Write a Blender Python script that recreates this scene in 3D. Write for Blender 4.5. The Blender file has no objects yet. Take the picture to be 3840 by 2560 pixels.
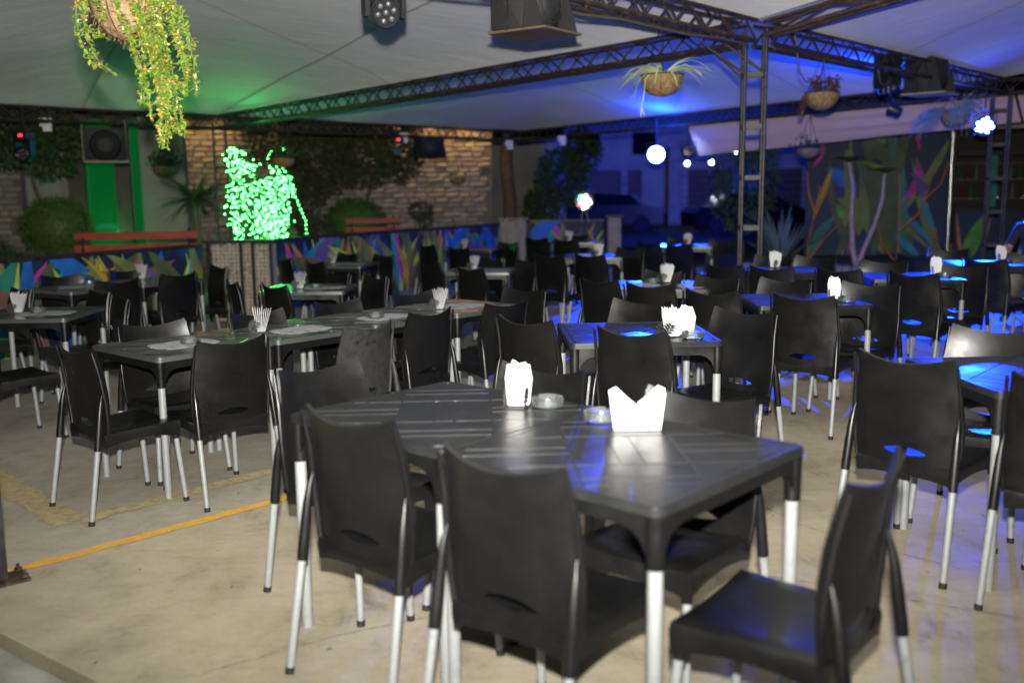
import bpy, bmesh, math, random
from mathutils import Vector, Matrix, Euler
from mathutils.geometry import tessellate_polygon
PI = math.pi
random.seed(7)
scene = bpy.context.scene
COL = scene.collection

# ------------------------------------------------------------------ camera, world, flash, exposure
cam_data = bpy.data.cameras.new('camera')
cam = bpy.data.objects.new('camera', cam_data)
COL.objects.link(cam)
cam_data.sensor_width = 36.0
cam_data.lens = 34.47
cam_data.clip_start = 0.05
cam_data.clip_end = 600
cam.matrix_world = (Matrix.Translation((0, 0, 1.514)) @ Matrix.Rotation(PI/2 - 0.151876, 4, 'X')
                    @ Matrix.Rotation(-0.011767, 4, 'Z'))
cam_data.dof.use_dof = True
cam_data.dof.focus_distance = 5.3
cam_data.dof.aperture_fstop = 1.4
scene.camera = cam

world = bpy.data.worlds.new('World')
scene.world = world
world.use_nodes = True
wn = world.node_tree
sky = wn.nodes.new('ShaderNodeTexSky')
sky.sky_type = 'NISHITA'
sky.sun_disc = False
sky.sun_elevation = math.radians(-6)
sky.sun_rotation = math.radians(200)
wn.links.new(sky.outputs[0], wn.nodes['Background'].inputs[0])
wn.nodes['Background'].inputs[1].default_value = 0.05

def lamp(name, kind, loc, energy, color, target=None, size=0.1, angle=None, blend=0.5):
    d = bpy.data.lights.new(name, kind)
    d.energy = energy
    d.color = color
    if kind in ('POINT', 'SPOT'):
        d.shadow_soft_size = size
    if kind == 'SPOT':
        d.spot_size = math.radians(angle)
        d.spot_blend = blend
    o = bpy.data.objects.new(name, d)
    COL.objects.link(o)
    o.location = loc
    if target is not None:
        o.rotation_euler = (Vector(target) - Vector(loc)).to_track_quat('-Z', 'Y').to_euler()
    return o

# the photographer's flash, on the camera's hot shoe just above the lens
lamp('camera_flash', 'SPOT', (0.0, -0.02, 1.74), 3950, (1.0, 0.965, 0.885), (0.0, 10.0, 4.0), 0.035, 112, 1.0)

vs = scene.view_settings
scene.display_settings.display_device = 'sRGB'
vs.view_transform = 'Standard'
vs.look = 'None'
vs.exposure = 0.0
vs.gamma = 1.0
vs.use_curve_mapping = False
scene.cycles.use_denoising = True
scene.cycles.max_bounces = 6
scene.cycles.diffuse_bounces = 2
scene.cycles.glossy_bounces = 2
scene.cycles.use_adaptive_sampling = True
scene.cycles.adaptive_threshold = 0.025
scene.cycles.transmission_bounces = 6
scene.cycles.sample_clamp_indirect = 4.0

# ------------------------------------------------------------------ materials
def srgb(r, g, b):
    f = lambda c: (c/255/12.92) if c/255 <= 0.04045 else ((c/255+0.055)/1.055)**2.4
    return (f(r), f(g), f(b))

def mat(name, color, rough=0.6, metal=0.0, spec=0.5, noise=None, bump=None, rough_noise=None,
        emit=None, emit_s=0.0, trans=0.0, ior=1.45, coords='Object', island=None, coat=0.0, vary=False):
    """noise = (scale, [(pos, colour), ...], detail); bump = (scale, strength, detail); island = colour list per leaf"""
    m = bpy.data.materials.new(name)
    m.use_nodes = True
    nt = m.node_tree
    b = nt.nodes['Principled BSDF']
    b.inputs['Base Color'].default_value = (*color, 1)
    b.inputs['Roughness'].default_value = rough
    b.inputs['Metallic'].default_value = metal
    b.inputs['Specular IOR Level'].default_value = spec
    b.inputs['IOR'].default_value = ior
    b.inputs['Transmission Weight'].default_value = trans
    b.inputs['Coat Weight'].default_value = coat
    tc = nt.nodes.new('ShaderNodeTexCoord')
    src_vec = tc.outputs[coords]
    if vary:                     # each copy gets its own wear
        oi = nt.nodes.new('ShaderNodeObjectInfo')
        ad = nt.nodes.new('ShaderNodeVectorMath'); ad.operation = 'MULTIPLY_ADD'
        ad.inputs[1].default_value = (3.7, 5.3, 1.0)
        nt.links.new(oi.outputs['Location'], ad.inputs[0]); nt.links.new(src_vec, ad.inputs[2])
        src_vec = ad.outputs[0]
    def nz(scale, detail=6, rough_=0.6):
        n = nt.nodes.new('ShaderNodeTexNoise')
        if isinstance(scale, tuple):
            mp = nt.nodes.new('ShaderNodeMapping')
            mp.inputs['Scale'].default_value = scale
            nt.links.new(src_vec, mp.inputs['Vector'])
            nt.links.new(mp.outputs['Vector'], n.inputs['Vector'])
            n.inputs['Scale'].default_value = 1.0
        else:
            nt.links.new(src_vec, n.inputs['Vector'])
            n.inputs['Scale'].default_value = scale
        n.inputs['Detail'].default_value = detail
        n.inputs['Roughness'].default_value = rough_
        return n
    def ramp(src, stops):
        r = nt.nodes.new('ShaderNodeValToRGB')
        els = r.color_ramp.elements
        els[0].position, els[1].position = stops[0][0], stops[-1][0]
        els[0].color = (*stops[0][1], 1)
        els[1].color = (*stops[-1][1], 1)
        for p, c in stops[1:-1]:
            e = els.new(p)
            e.color = (*c, 1)
        nt.links.new(src, r.inputs['Fac'])
        return r
    if noise:
        n = nz(noise[0], noise[2] if len(noise) > 2 else 6)
        nt.links.new(ramp(n.outputs['Fac'], noise[1]).outputs['Color'], b.inputs['Base Color'])
    if island:
        g = nt.nodes.new('ShaderNodeNewGeometry')
        st = [(i/max(1, len(island)-1), c) for i, c in enumerate(island)]
        r = ramp(g.outputs['Random Per Island'], st)
        nt.links.new(r.outputs['Color'], b.inputs['Base Color'])
    if rough_noise:
        n = nz(rough_noise[0], 5)
        mr = nt.nodes.new('ShaderNodeMapRange')
        mr.inputs['From Min'].default_value = 0.35
        mr.inputs['From Max'].default_value = 0.65
        mr.inputs['To Min'].default_value = rough_noise[1]
        mr.inputs['To Max'].default_value = rough_noise[2]
        nt.links.new(n.outputs['Fac'], mr.inputs['Value'])
        nt.links.new(mr.outputs['Result'], b.inputs['Roughness'])
    if bump:
        n = nz(bump[0], bump[2] if len(bump) > 2 else 8)
        bp = nt.nodes.new('ShaderNodeBump')
        bp.inputs['Strength'].default_value = bump[1]
        bp.inputs['Distance'].default_value = bump[3] if len(bump) > 3 else 0.02
        nt.links.new(n.outputs['Fac'], bp.inputs['Height'])
        nt.links.new(bp.outputs['Normal'], b.inputs['Normal'])
    if emit:
        b.inputs['Emission Color'].default_value = (*emit, 1)
        b.inputs['Emission Strength'].default_value = emit_s
    return m

M = {}
M['plastic'] = mat('black_plastic', (0.010, 0.010, 0.0105), 0.36, spec=0.5, rough_noise=(6, 0.27, 0.46), vary=True,
                   noise=(16, [(0.3, (0.0042, 0.0042, 0.0045)), (0.62, (0.0055, 0.0055, 0.0057)), (0.74, (0.008, 0.008, 0.0078)), (0.8, (0.022, 0.021, 0.02))], 13), bump=(420, 0.08, 2, 0.002))
M['plastic_worn'] = mat('worn_black_plastic', (0.06, 0.06, 0.06), 0.55, spec=0.4,
                   noise=(26, [(0.35, (0.01, 0.01, 0.01)), (0.45, (0.026, 0.0255, 0.0245)), (0.75, (0.038, 0.037, 0.035))], 8))
M['tabletop'] = mat('table_plastic', (0.02, 0.021, 0.022), 0.33, spec=0.6, rough_noise=(7, 0.28, 0.4),
                    noise=(9, [(0.35, (0.011, 0.0115, 0.012)), (0.7, (0.018, 0.0185, 0.019))]), bump=(300, 0.05, 2, 0.002))
M['alu'] = mat('aluminium_tube', (0.34, 0.36, 0.36), 0.52, metal=0.22, spec=0.35, vary=True,
               noise=(30, [(0.26, (0.17, 0.17, 0.165)), (0.36, (0.25, 0.262, 0.264)), (0.6, (0.275, 0.288, 0.288))], 8))
M['tabletop_gloss'] = mat('glass_topped_table', (0.05, 0.055, 0.053), 0.35, spec=1.0, coat=0.6, rough_noise=(5, 0.3, 0.42))
M['rubber'] = mat('black_rubber', (0.012, 0.012, 0.012), 0.7)
M['slab'] = mat('concrete_slab', (0.33, 0.28, 0.21), 0.62, spec=0.35, coords='Object',
    noise=(0.9, [(0.30, (0.20, 0.16, 0.105)), (0.42, (0.29, 0.235, 0.16)), (0.52, (0.33, 0.27, 0.19)), (0.62, (0.29, 0.245, 0.18)), (0.66, (0.34, 0.29, 0.215)), (0.70, (0.26, 0.215, 0.155)), (0.76, (0.40, 0.345, 0.26))], 14),
    bump=(18, 0.35, 10, 0.01), rough_noise=(2.2, 0.48, 0.75))
M['lower'] = mat('worn_screed', (0.2, 0.175, 0.14), 0.7, spec=0.3,
    noise=(1.3, [(0.3, (0.125, 0.108, 0.085)), (0.5, (0.185, 0.165, 0.135)), (0.72, (0.235, 0.21, 0.175))], 12),
    bump=(26, 0.3, 10, 0.008))
def floor_mat(name, lo, mid, hi, streak_rot, rough=(0.45, 0.75), stain=0.55):
    """trowelled concrete: broad tone, stretched trowel streaks, dark stains, pale scuffs, fine grit"""
    m = mat(name, mid, 0.6, spec=0.2, rough_noise=(2.2, rough[0], rough[1]), bump=(22, 0.45, 10, 0.008))
    nt = m.node_tree
    b = nt.nodes['Principled BSDF']
    tc = nt.nodes.new('ShaderNodeTexCoord')
    def layer(scale, detail, stops, rot=0.0, rgh=0.62):
        mp = nt.nodes.new('ShaderNodeMapping')
        mp.inputs['Scale'].default_value = scale
        mp.inputs['Rotation'].default_value = (0, 0, rot)
        n = nt.nodes.new('ShaderNodeTexNoise')
        n.inputs['Scale'].default_value = 1.0
        n.inputs['Detail'].default_value = detail
        n.inputs['Roughness'].default_value = rgh
        n.inputs['Distortion'].default_value = 0.25
        r = nt.nodes.new('ShaderNodeValToRGB')
        els = r.color_ramp.elements
        els[0].position, els[1].position = stops[0][0], stops[-1][0]
        els[0].color, els[1].color = (*stops[0][1], 1), (*stops[-1][1], 1)
        for p, c in stops[1:-1]:
            els.new(p).color = (*c, 1)
        nt.links.new(tc.outputs['Object'], mp.inputs['Vector'])
        nt.links.new(mp.outputs['Vector'], n.inputs['Vector'])
        nt.links.new(n.outputs['Fac'], r.inputs['Fac'])
        return r.outputs['Color']
    def mul(a, c):
        x = nt.nodes.new('ShaderNodeMix'); x.data_type = 'RGBA'; x.blend_type = 'MULTIPLY'
        x.inputs[0].default_value = 1.0
        nt.links.new(a, x.inputs[6]); nt.links.new(c, x.inputs[7])
        return x.outputs[2]
    g = lambda v: (v, v, v)
    w_ = lambda v: (v, v*0.96, v*0.9)
    a = layer((0.55, 0.55, 0.55), 8, [(0.3, lo), (0.5, mid), (0.7, hi)])
    s1 = layer((3.2, 9.0, 1.0), 10, [(0.3, w_(0.86)), (0.5, g(1.0)), (0.62, g(1.02)), (0.72, g(1.14))], streak_rot, 0.75)
    s2 = layer((3.0, 2.2, 1.0), 10, [(0.3, w_(stain)), (0.44, g(0.9)), (0.56, g(1.0)), (0.64, g(1.02)), (0.7, g(1.2))], streak_rot+0.9, 0.72)
    s3 = layer((42, 42, 42), 4, [(0.25, g(0.6)), (0.36, g(1.0)), (0.68, g(1.0)), (0.8, g(1.18))])
    nt.links.new(mul(mul(mul(a, s1), s2), s3), b.inputs['Base Color'])
    return m
M['slab'] = floor_mat('concrete_slab', (0.245, 0.212, 0.152), (0.35, 0.308, 0.228), (0.42, 0.372, 0.282), 0.5, (0.62, 0.88), 0.5)
M['lower'] = floor_mat('worn_screed', (0.26, 0.235, 0.185), (0.36, 0.328, 0.262), (0.43, 0.395, 0.32), 0.75, (0.6, 0.88), 0.6)
M['asphalt'] = mat('weathered_asphalt', (0.12, 0.12, 0.12), 0.85, noise=(0.6, [(0.3, (0.09, 0.09, 0.092)), (0.7, (0.15, 0.148, 0.145))], 10), bump=(60, 0.3, 6, 0.01))
M['yellow'] = mat('yellow_paint', (0.62, 0.33, 0.05), 0.6, noise=(22, [(0.26, (0.24, 0.2, 0.15)), (0.36, (0.52, 0.3, 0.06)), (0.7, (0.68, 0.38, 0.06))], 10))
M['yellow_faded'] = mat('faded_yellow_paint', (0.3, 0.22, 0.1), 0.75, noise=(30, [(0.4, (0.30, 0.265, 0.2)), (0.5, (0.44, 0.345, 0.17)), (0.68, (0.5, 0.39, 0.19))], 10))
M['crack_dirt'] = mat('crack_dirt', (0.1, 0.08, 0.06), 0.9, noise=(40, [(0.35, (0.06, 0.05, 0.04)), (0.6, (0.28, 0.24, 0.18))], 6))
M['kerb'] = mat('kerb_concrete', (0.3, 0.31, 0.27), 0.7, noise=(7, [(0.3, (0.2, 0.21, 0.18)), (0.7, (0.36, 0.36, 0.31))], 10), bump=(40, 0.3, 8, 0.008))
M['fabric'] = mat('tent_fabric', (0.62, 0.62, 0.6), 0.75, spec=0.25,
    noise=(0.5, [(0.3, (0.72, 0.725, 0.71)), (0.7, (0.82, 0.815, 0.79))], 8), bump=((0.45, 1.7, 0.9), 0.3, 5, 0.1))
M['fabric_seam'] = mat('fabric_seam', (0.5, 0.5, 0.49), 0.8)
M['fabric_beige'] = mat('beige_awning_fabric', (0.62, 0.45, 0.3), 0.8, spec=0.2, bump=((0.6, 2, 1), 0.3, 4, 0.1),
    noise=(0.6, [(0.3, (0.66, 0.43, 0.29)), (0.7, (0.76, 0.52, 0.36))]))
M['truss'] = mat('rusty_black_steel', (0.05, 0.035, 0.03), 0.55, metal=0.3,
    noise=(14, [(0.35, (0.028, 0.024, 0.024)), (0.55, (0.05, 0.034, 0.027)), (0.66, (0.15, 0.085, 0.05)), (0.78, (0.2, 0.12, 0.075))], 10), bump=(60, 0.2, 6, 0.004))
M['truss_clean'] = mat('black_painted_steel', (0.02, 0.02, 0.022), 0.4, metal=0.2,
    noise=(20, [(0.4, (0.016, 0.016, 0.018)), (0.7, (0.05, 0.042, 0.036))], 8))
M['cable'] = mat('cable_rubber', (0.09, 0.08, 0.065), 0.6)
M['spk'] = mat('speaker_cloth', (0.018, 0.018, 0.02), 0.65, bump=(200, 0.2, 2, 0.002))
M['wood_shelf'] = mat('pale_plywood', (0.36, 0.3, 0.22), 0.7, noise=((2, 40, 2), [(0.3, (0.28, 0.22, 0.15)), (0.7, (0.42, 0.35, 0.26))]))
M['housing'] = mat('lamp_housing', (0.014, 0.014, 0.016), 0.32, spec=0.6)
M['lens_off'] = mat('led_lens', (0.3, 0.32, 0.34), 0.1, metal=0.7)
M['whitebox'] = mat('white_junction_plastic', (0.66, 0.64, 0.6), 0.5)
M['coir'] = mat('coir_fibre', (0.26, 0.165, 0.085), 0.9, spec=0.1, noise=(30, [(0.3, (0.14, 0.085, 0.04)), (0.5, (0.27, 0.175, 0.09)), (0.72, (0.4, 0.28, 0.16))], 12), bump=(70, 0.9, 10, 0.02))
M['wire'] = mat('dark_wire', (0.03, 0.03, 0.025), 0.5, metal=0.6)
M['stem'] = mat('plant_stem', (0.16, 0.15, 0.05), 0.7)
M['leaf_succ'] = mat('succulent_leaf', (0.2, 0.3, 0.04), 0.4, spec=0.5, island=[(0.035, 0.1, 0.01), (0.08, 0.18, 0.015), (0.12, 0.2, 0.025), (0.06, 0.14, 0.012), (0.17, 0.22, 0.035), (0.1, 0.19, 0.02), (0.3, 0.2, 0.03), (0.11, 0.2, 0.025)])
M['flower_tan'] = mat('dried_flower', (0.6, 0.42, 0.2), 0.7, island=[(0.6, 0.42, 0.22), (0.65, 0.5, 0.3), (0.55, 0.3, 0.05), (0.6, 0.08, 0.12)])
M['leaf_spider'] = mat('spider_plant_leaf', (0.3, 0.4, 0.12), 0.45, island=[(0.3, 0.42, 0.12), (0.55, 0.62, 0.36), (0.38, 0.5, 0.2), (0.62, 0.64, 0.45)])
M['leaf_dark'] = mat('dark_foliage', (0.03, 0.06, 0.015), 0.55, island=[(0.02, 0.045, 0.012), (0.04, 0.08, 0.02), (0.06, 0.1, 0.025), (0.03, 0.06, 0.015)])
M['leaf_vine'] = mat('vine_foliage', (0.04, 0.08, 0.02), 0.55, island=[(0.02, 0.05, 0.012), (0.05, 0.1, 0.02), (0.035, 0.07, 0.016), (0.09, 0.14, 0.03), (0.04, 0.08, 0.02), (0.12, 0.03, 0.05), (0.05, 0.09, 0.02), (0.16, 0.045, 0.04)])
M['leaf_top'] = mat('topiary_foliage', (0.05, 0.1, 0.02), 0.55, island=[(0.04, 0.085, 0.015), (0.07, 0.13, 0.025), (0.055, 0.1, 0.02)])
M['leaf_red'] = mat('purple_foliage', (0.1, 0.03, 0.04), 0.5, island=[(0.06, 0.02, 0.03), (0.12, 0.035, 0.04), (0.05, 0.04, 0.03)])
M['leaf_fern'] = mat('fern_foliage', (0.3, 0.4, 0.3), 0.5, island=[(0.16, 0.24, 0.2), (0.3, 0.38, 0.34), (0.22, 0.3, 0.26)])
M['leaf_agave'] = mat('agave_leaf', (0.11, 0.17, 0.13), 0.5, island=[(0.08, 0.13, 0.1), (0.14, 0.2, 0.16), (0.1, 0.16, 0.12)])
M['bark'] = mat('bark', (0.13, 0.09, 0.06), 0.85, noise=(9, [(0.3, (0.07, 0.05, 0.035)), (0.7, (0.17, 0.12, 0.085))], 8), bump=(30, 0.5, 8, 0.02))
M['bark_pale'] = mat('pale_smooth_bark', (0.4, 0.3, 0.24), 0.7, noise=(12, [(0.3, (0.3, 0.22, 0.17)), (0.7, (0.46, 0.35, 0.28))]))
M['stone'] = mat('wall_stone', (0.3, 0.25, 0.18), 0.8, island=[(0.22, 0.18, 0.13), (0.34, 0.28, 0.2), (0.28, 0.235, 0.17), (0.38, 0.31, 0.22), (0.25, 0.21, 0.16)], bump=(14, 0.6, 8, 0.03))
M['mortar'] = mat('wall_mortar', (0.2, 0.175, 0.14), 0.9, bump=(20, 0.4, 8, 0.02), noise=(3, [(0.3, (0.15, 0.13, 0.1)), (0.7, (0.24, 0.21, 0.17))]))
M['gabion'] = mat('gabion_stone', (0.36, 0.32, 0.26), 0.85, island=[(0.24, 0.21, 0.17), (0.42, 0.37, 0.3), (0.34, 0.3, 0.25), (0.5, 0.45, 0.38)], bump=(20, 0.5, 8, 0.02))
M['plaster'] = mat('beige_plaster', (0.34, 0.3, 0.25), 0.85, noise=(1.2, [(0.3, (0.29, 0.255, 0.21)), (0.7, (0.38, 0.335, 0.28))], 8), bump=(25, 0.2, 8, 0.01))
M['brown_frame'] = mat('brown_pillar', (0.1, 0.07, 0.05), 0.6, noise=(4, [(0.3, (0.08, 0.055, 0.04)), (0.7, (0.13, 0.09, 0.065))]))
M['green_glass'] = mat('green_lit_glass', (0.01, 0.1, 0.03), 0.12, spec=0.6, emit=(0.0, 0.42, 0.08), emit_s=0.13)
M['mural_base'] = mat('mural_dark_blue', (0.015, 0.03, 0.075), 0.6, noise=(1.7, [(0.35, (0.008, 0.011, 0.02)), (0.55, (0.009, 0.025, 0.06)), (0.68, (0.01, 0.07, 0.17)), (0.8, (0.015, 0.025, 0.05))], 3))
M['mural_base_dark'] = mat('mural_night_blue', (0.01, 0.018, 0.045), 0.6, noise=(0.9, [(0.3, (0.006, 0.01, 0.022)), (0.6, (0.008, 0.03, 0.085)), (0.8, (0.01, 0.06, 0.07))], 3))
M['red_wood'] = mat('red_painted_wood', (0.36, 0.05, 0.025), 0.55, noise=(6, [(0.3, (0.28, 0.035, 0.02)), (0.7, (0.42, 0.065, 0.035))]))
M['napkin'] = mat('white_paper', (0.86, 0.86, 0.86), 0.8, spec=0.2, noise=(30, [(0.3, (0.66, 0.66, 0.66)), (0.7, (0.74, 0.74, 0.74))]))
M['placemat'] = mat('printed_placemat', (0.6, 0.6, 0.6), 0.75, noise=(14, [(0.38, (0.16, 0.16, 0.17)), (0.45, (0.36, 0.36, 0.37)), (0.7, (0.42, 0.42, 0.43))], 3))
def clear_glass():
    m = bpy.data.materials.new('clear_glass'); m.use_nodes = True
    nt = m.node_tree; nt.nodes.clear()
    out = nt.nodes.new('ShaderNodeOutputMaterial'); mix = nt.nodes.new('ShaderNodeMixShader')
    tr = nt.nodes.new('ShaderNodeBsdfTransparent'); tr.inputs[0].default_value = (0.86, 0.9, 0.9, 1)
    gl = nt.nodes.new('ShaderNodeBsdfGlossy'); gl.inputs['Roughness'].default_value = 0.08
    fr = nt.nodes.new('ShaderNodeFresnel'); fr.inputs[0].default_value = 1.6
    nt.links.new(fr.outputs[0], mix.inputs[0]); nt.links.new(tr.outputs[0], mix.inputs[1]); nt.links.new(gl.outputs[0], mix.inputs[2])
    df = nt.nodes.new('ShaderNodeBsdfDiffuse'); df.inputs[0].default_value = (0.85, 0.9, 0.9, 1)
    mx2 = nt.nodes.new('ShaderNodeMixShader'); mx2.inputs[0].default_value = 0.045
    nt.links.new(mix.outputs[0], mx2.inputs[1]); nt.links.new(df.outputs[0], mx2.inputs[2])
    nt.links.new(mx2.outputs[0], out.inputs[0])
    return m
M['glass'] = clear_glass()
M['soil'] = mat('soil', (0.06, 0.045, 0.03), 0.9, noise=(4, [(0.3, (0.04, 0.03, 0.02)), (0.7, (0.09, 0.065, 0.045))]), bump=(12, 0.8, 8, 0.05))
M['rock'] = mat('border_rock', (0.24, 0.22, 0.2), 0.8, noise=(5, [(0.3, (0.17, 0.155, 0.14)), (0.7, (0.3, 0.28, 0.25))]), bump=(9, 0.5, 6, 0.04))
M['steel'] = mat('brushed_steel', (0.6, 0.58, 0.55), 0.25, metal=0.9)
M['dark_room'] = mat('bar_interior', (0.04, 0.032, 0.028), 0.8)
M['black'] = mat('matt_black', (0.01, 0.01, 0.011), 0.6)
M['bottle_g'] = mat('green_bottle', (0.03, 0.12, 0.05), 0.1, spec=0.7)
M['bottle_a'] = mat('amber_bottle', (0.1, 0.045, 0.012), 0.12, spec=0.7)
M['bottle_c'] = mat('clear_bottle', (0.14, 0.16, 0.18), 0.08, spec=0.8)
M['carpaint'] = mat('dark_car_paint', (0.012, 0.013, 0.016), 0.22, spec=0.6, coat=0.6)
M['carglass'] = mat('car_glass', (0.01, 0.012, 0.015), 0.06, spec=0.7)
M['tyre'] = mat('tyre_rubber', (0.012, 0.012, 0.012), 0.8)
M['concrete_wall'] = mat('pale_rendered_wall', (0.42, 0.4, 0.36), 0.85, noise=(0.8, [(0.3, (0.26, 0.25, 0.225)), (0.55, (0.38, 0.365, 0.33)), (0.7, (0.46, 0.44, 0.4))], 12))
M['skin'] = mat('skin', (0.36, 0.2, 0.13), 0.5)
M['navy'] = mat('navy_cotton', (0.014, 0.018, 0.045), 0.85)
M['jeans'] = mat('dark_denim', (0.03, 0.035, 0.05), 0.85)
M['hair'] = mat('dark_hair', (0.012, 0.009, 0.008), 0.5)
def emat(name, col, s):
    return mat(name, (0.02, 0.02, 0.02), 0.3, emit=col, emit_s=s)
M['e_blue'] = emat('lit_blue_led', (0.16, 0.3, 1.0), 60)
M['e_green'] = emat('lit_green_bulb', (0.11, 1.0, 0.19), 110)
M['e_white'] = emat('lit_white_lamp', (0.7, 0.85, 1.0), 14)
M['e_red'] = emat('lit_red_display', (1.0, 0.03, 0.05), 3)
M['e_rgb'] = emat('lit_warm_white_led', (1.0, 0.85, 0.7), 22)
M['e_redled'] = emat('lit_red_led', (1.0, 0.05, 0.12), 14)
M['e_greenled'] = emat('lit_green_led', (0.05, 1.0, 0.4), 10)
M['e_orange'] = emat('lit_orange_lamp', (1.0, 0.4, 0.08), 12)
PAL = {
 'lime': (0.3, 0.42, 0.03), 'ochre': (0.36, 0.23, 0.025), 'olive': (0.13, 0.16, 0.045), 'magenta': (0.38, 0.035, 0.25),
 'blue': (0.012, 0.1, 0.36), 'cyan': (0.015, 0.2, 0.3), 'teal': (0.02, 0.15, 0.11), 'brown': (0.12, 0.075, 0.045),
 'violet': (0.1, 0.06, 0.2), 'leaf': (0.09, 0.26, 0.035), 'orange': (0.4, 0.15, 0.03), 'moss': (0.06, 0.085, 0.035), 'night': (0.008, 0.012, 0.03)}
for k, c in PAL.items():
    c = tuple(min(0.8, x*1.45) for x in c)
    d = tuple(x*0.6 for x in c)
    M['p_'+k] = mat('mural_paint_'+k, c, 0.65, noise=(3.0, [(0.35, d), (0.6, c)], 4))

# ------------------------------------------------------------------ mesh helpers
def new_bm():
    return bmesh.new()

def add_box(bm, c, s, rot=None):
    vs_ = []
    for dz in (-1, 1):
        for dx, dy in ((-1, -1), (1, -1), (1, 1), (-1, 1)):
            p = Vector((dx*s[0]/2, dy*s[1]/2, dz*s[2]/2))
            if rot is not None:
                p = rot @ p
            vs_.append(bm.verts.new(p + Vector(c)))
    a = vs_
    for f in ((3, 2, 1, 0), (4, 5, 6, 7), (0, 1, 5, 4), (1, 2, 6, 5), (2, 3, 7, 6), (3, 0, 4, 7)):
        bm.faces.new([a[i] for i in f])

def bevel_all(bm, w, seg=1):
    bmesh.ops.bevel(bm, geom=list(bm.edges), offset=w, segments=seg, affect='EDGES', profile=0.5)

def add_tube(bm, pts, radii, n=8, caps=True, flat=1.0):
    pts = [Vector(p) for p in pts]
    if not isinstance(radii, (list, tuple)):
        radii = [radii]*len(pts)
    rings = []
    up = None
    for i, p in enumerate(pts):
        t = (pts[min(i+1, len(pts)-1)] - pts[max(i-1, 0)])
        if t.length < 1e-9:
            t = Vector((0, 0, 1))
        t.normalize()
        if up is None:
            ref = Vector((0, 0, 1)) if abs(t.z) < 0.9 else Vector((0, 1, 0))
            side = t.cross(ref).normalized()
        else:
            side = (up - t*up.dot(t))
            side = side.normalized() if side.length > 1e-6 else t.orthogonal().normalized()
        up = side
        oth = t.cross(side)
        ring = []
        for k in range(n):
            a = 2*PI*k/n
            ring.append(bm.verts.new(p + side*math.cos(a)*radii[i] + oth*math.sin(a)*radii[i]*flat))
        rings.append(ring)
    for i in range(len(rings)-1):
        for k in range(n):
            bm.faces.new((rings[i][k], rings[i][(k+1) % n], rings[i+1][(k+1) % n], rings[i+1][k]))
    if caps:
        bm.faces.new(rings[0][::-1])
        bm.faces.new(rings[-1])

def add_lathe(bm, prof, n=24, c=(0, 0, 0), rot=None, close=False):
    c = Vector(c)
    rings = []
    for r, z in prof:
        ring = []
        for k in range(n):
            a = 2*PI*k/n
            p = Vector((r*math.cos(a), r*math.sin(a), z))
            if rot is not None:
                p = rot @ p
            ring.append(bm.verts.new(p + c))
        rings.append(ring)
    m = len(rings)
    for i in range(m if close else m-1):
        a, b = rings[i], rings[(i+1) % m]
        for k in range(n):
            bm.faces.new((a[k], a[(k+1) % n], b[(k+1) % n], b[k]))
    if not close:
        if prof[0][0] > 1e-6:
            bm.faces.new(rings[0][::-1])
        if prof[-1][0] > 1e-6:
            bm.faces.new(rings[-1])

def add_prism(bm, poly, d0, d1, frame=None):
    """polygon (a,b) extruded along c from d0 to d1; frame maps (a,b,c) -> point"""
    if frame is None:
        frame = lambda a, b, c: Vector((a, b, c))
    tri = tessellate_polygon([[Vector((p[0], p[1], 0)) for p in poly]])
    lo = [bm.verts.new(frame(p[0], p[1], d0)) for p in poly]
    hi = [bm.verts.new(frame(p[0], p[1], d1)) for p in poly]
    n = len(poly)
    for i in range(n):
        bm.faces.new((lo[i], lo[(i+1) % n], hi[(i+1) % n], hi[i]))
    for t in tri:
        bm.faces.new([hi[i] for i in t])
        bm.faces.new([lo[i] for i in reversed(t)])

def finish(bm, name, smooth=None, doubles=0.0):
    if doubles:
        bmesh.ops.remove_doubles(bm, verts=bm.verts, dist=doubles)
    bmesh.ops.recalc_face_normals(bm, faces=bm.faces)
    me = bpy.data.meshes.new(name)
    bm.to_mesh(me)
    bm.free()
    if smooth:
        me.polygons.foreach_set('use_smooth', [True]*len(me.polygons))
        me.set_sharp_from_angle(angle=math.radians(smooth))
    return me

def obj(name, data, material=None, parent=None, loc=None, rot=None, scale=None, smooth=None, doubles=0.0):
    me = data
    if isinstance(data, bmesh.types.BMesh):
        me = finish(data, name, smooth, doubles)
    o = bpy.data.objects.new(name, me)
    COL.objects.link(o)
    if material is not None and len(me.materials) == 0:
        me.materials.append(M[material] if isinstance(material, str) else material)
    if parent is not None:
        o.parent = parent
    if loc is not None:
        o.location = loc
    if rot is not None:
        o.rotation_euler = rot
    if scale is not None:
        o.scale = scale
    return o

def tag(o, label=None, cat=None, group=None, kind=None):
    if label: o['label'] = label
    if cat: o['category'] = cat
    if group: o['group'] = group
    if kind: o['kind'] = kind
    return o

def thing(name, label, cat, loc=(0, 0, 0), rz=0.0, group=None):
    o = bpy.data.objects.new(name, None)
    o.empty_display_size = 0.1
    COL.objects.link(o)
    o.location = loc
    o.rotation_euler = (0, 0, rz)
    return tag(o, label, cat, group)

def struct(name, bm, material, **k):
    o = obj(name, bm, material, **k)
    o['kind'] = 'structure'
    return o

KIDS = {}
def copy_tree(o, parent=None):
    c = o.copy()
    COL.objects.link(c)
    if parent is not None:
        c.parent = parent
    for ch in o.children:
        copy_tree(ch, c)
    return c

U = Vector((0.694, 0.720, 0.0)).normalized()      # the site's long axis
V = Vector((-U.y, U.x, 0))
GZ = -0.09                                        # lower floor level

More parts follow.
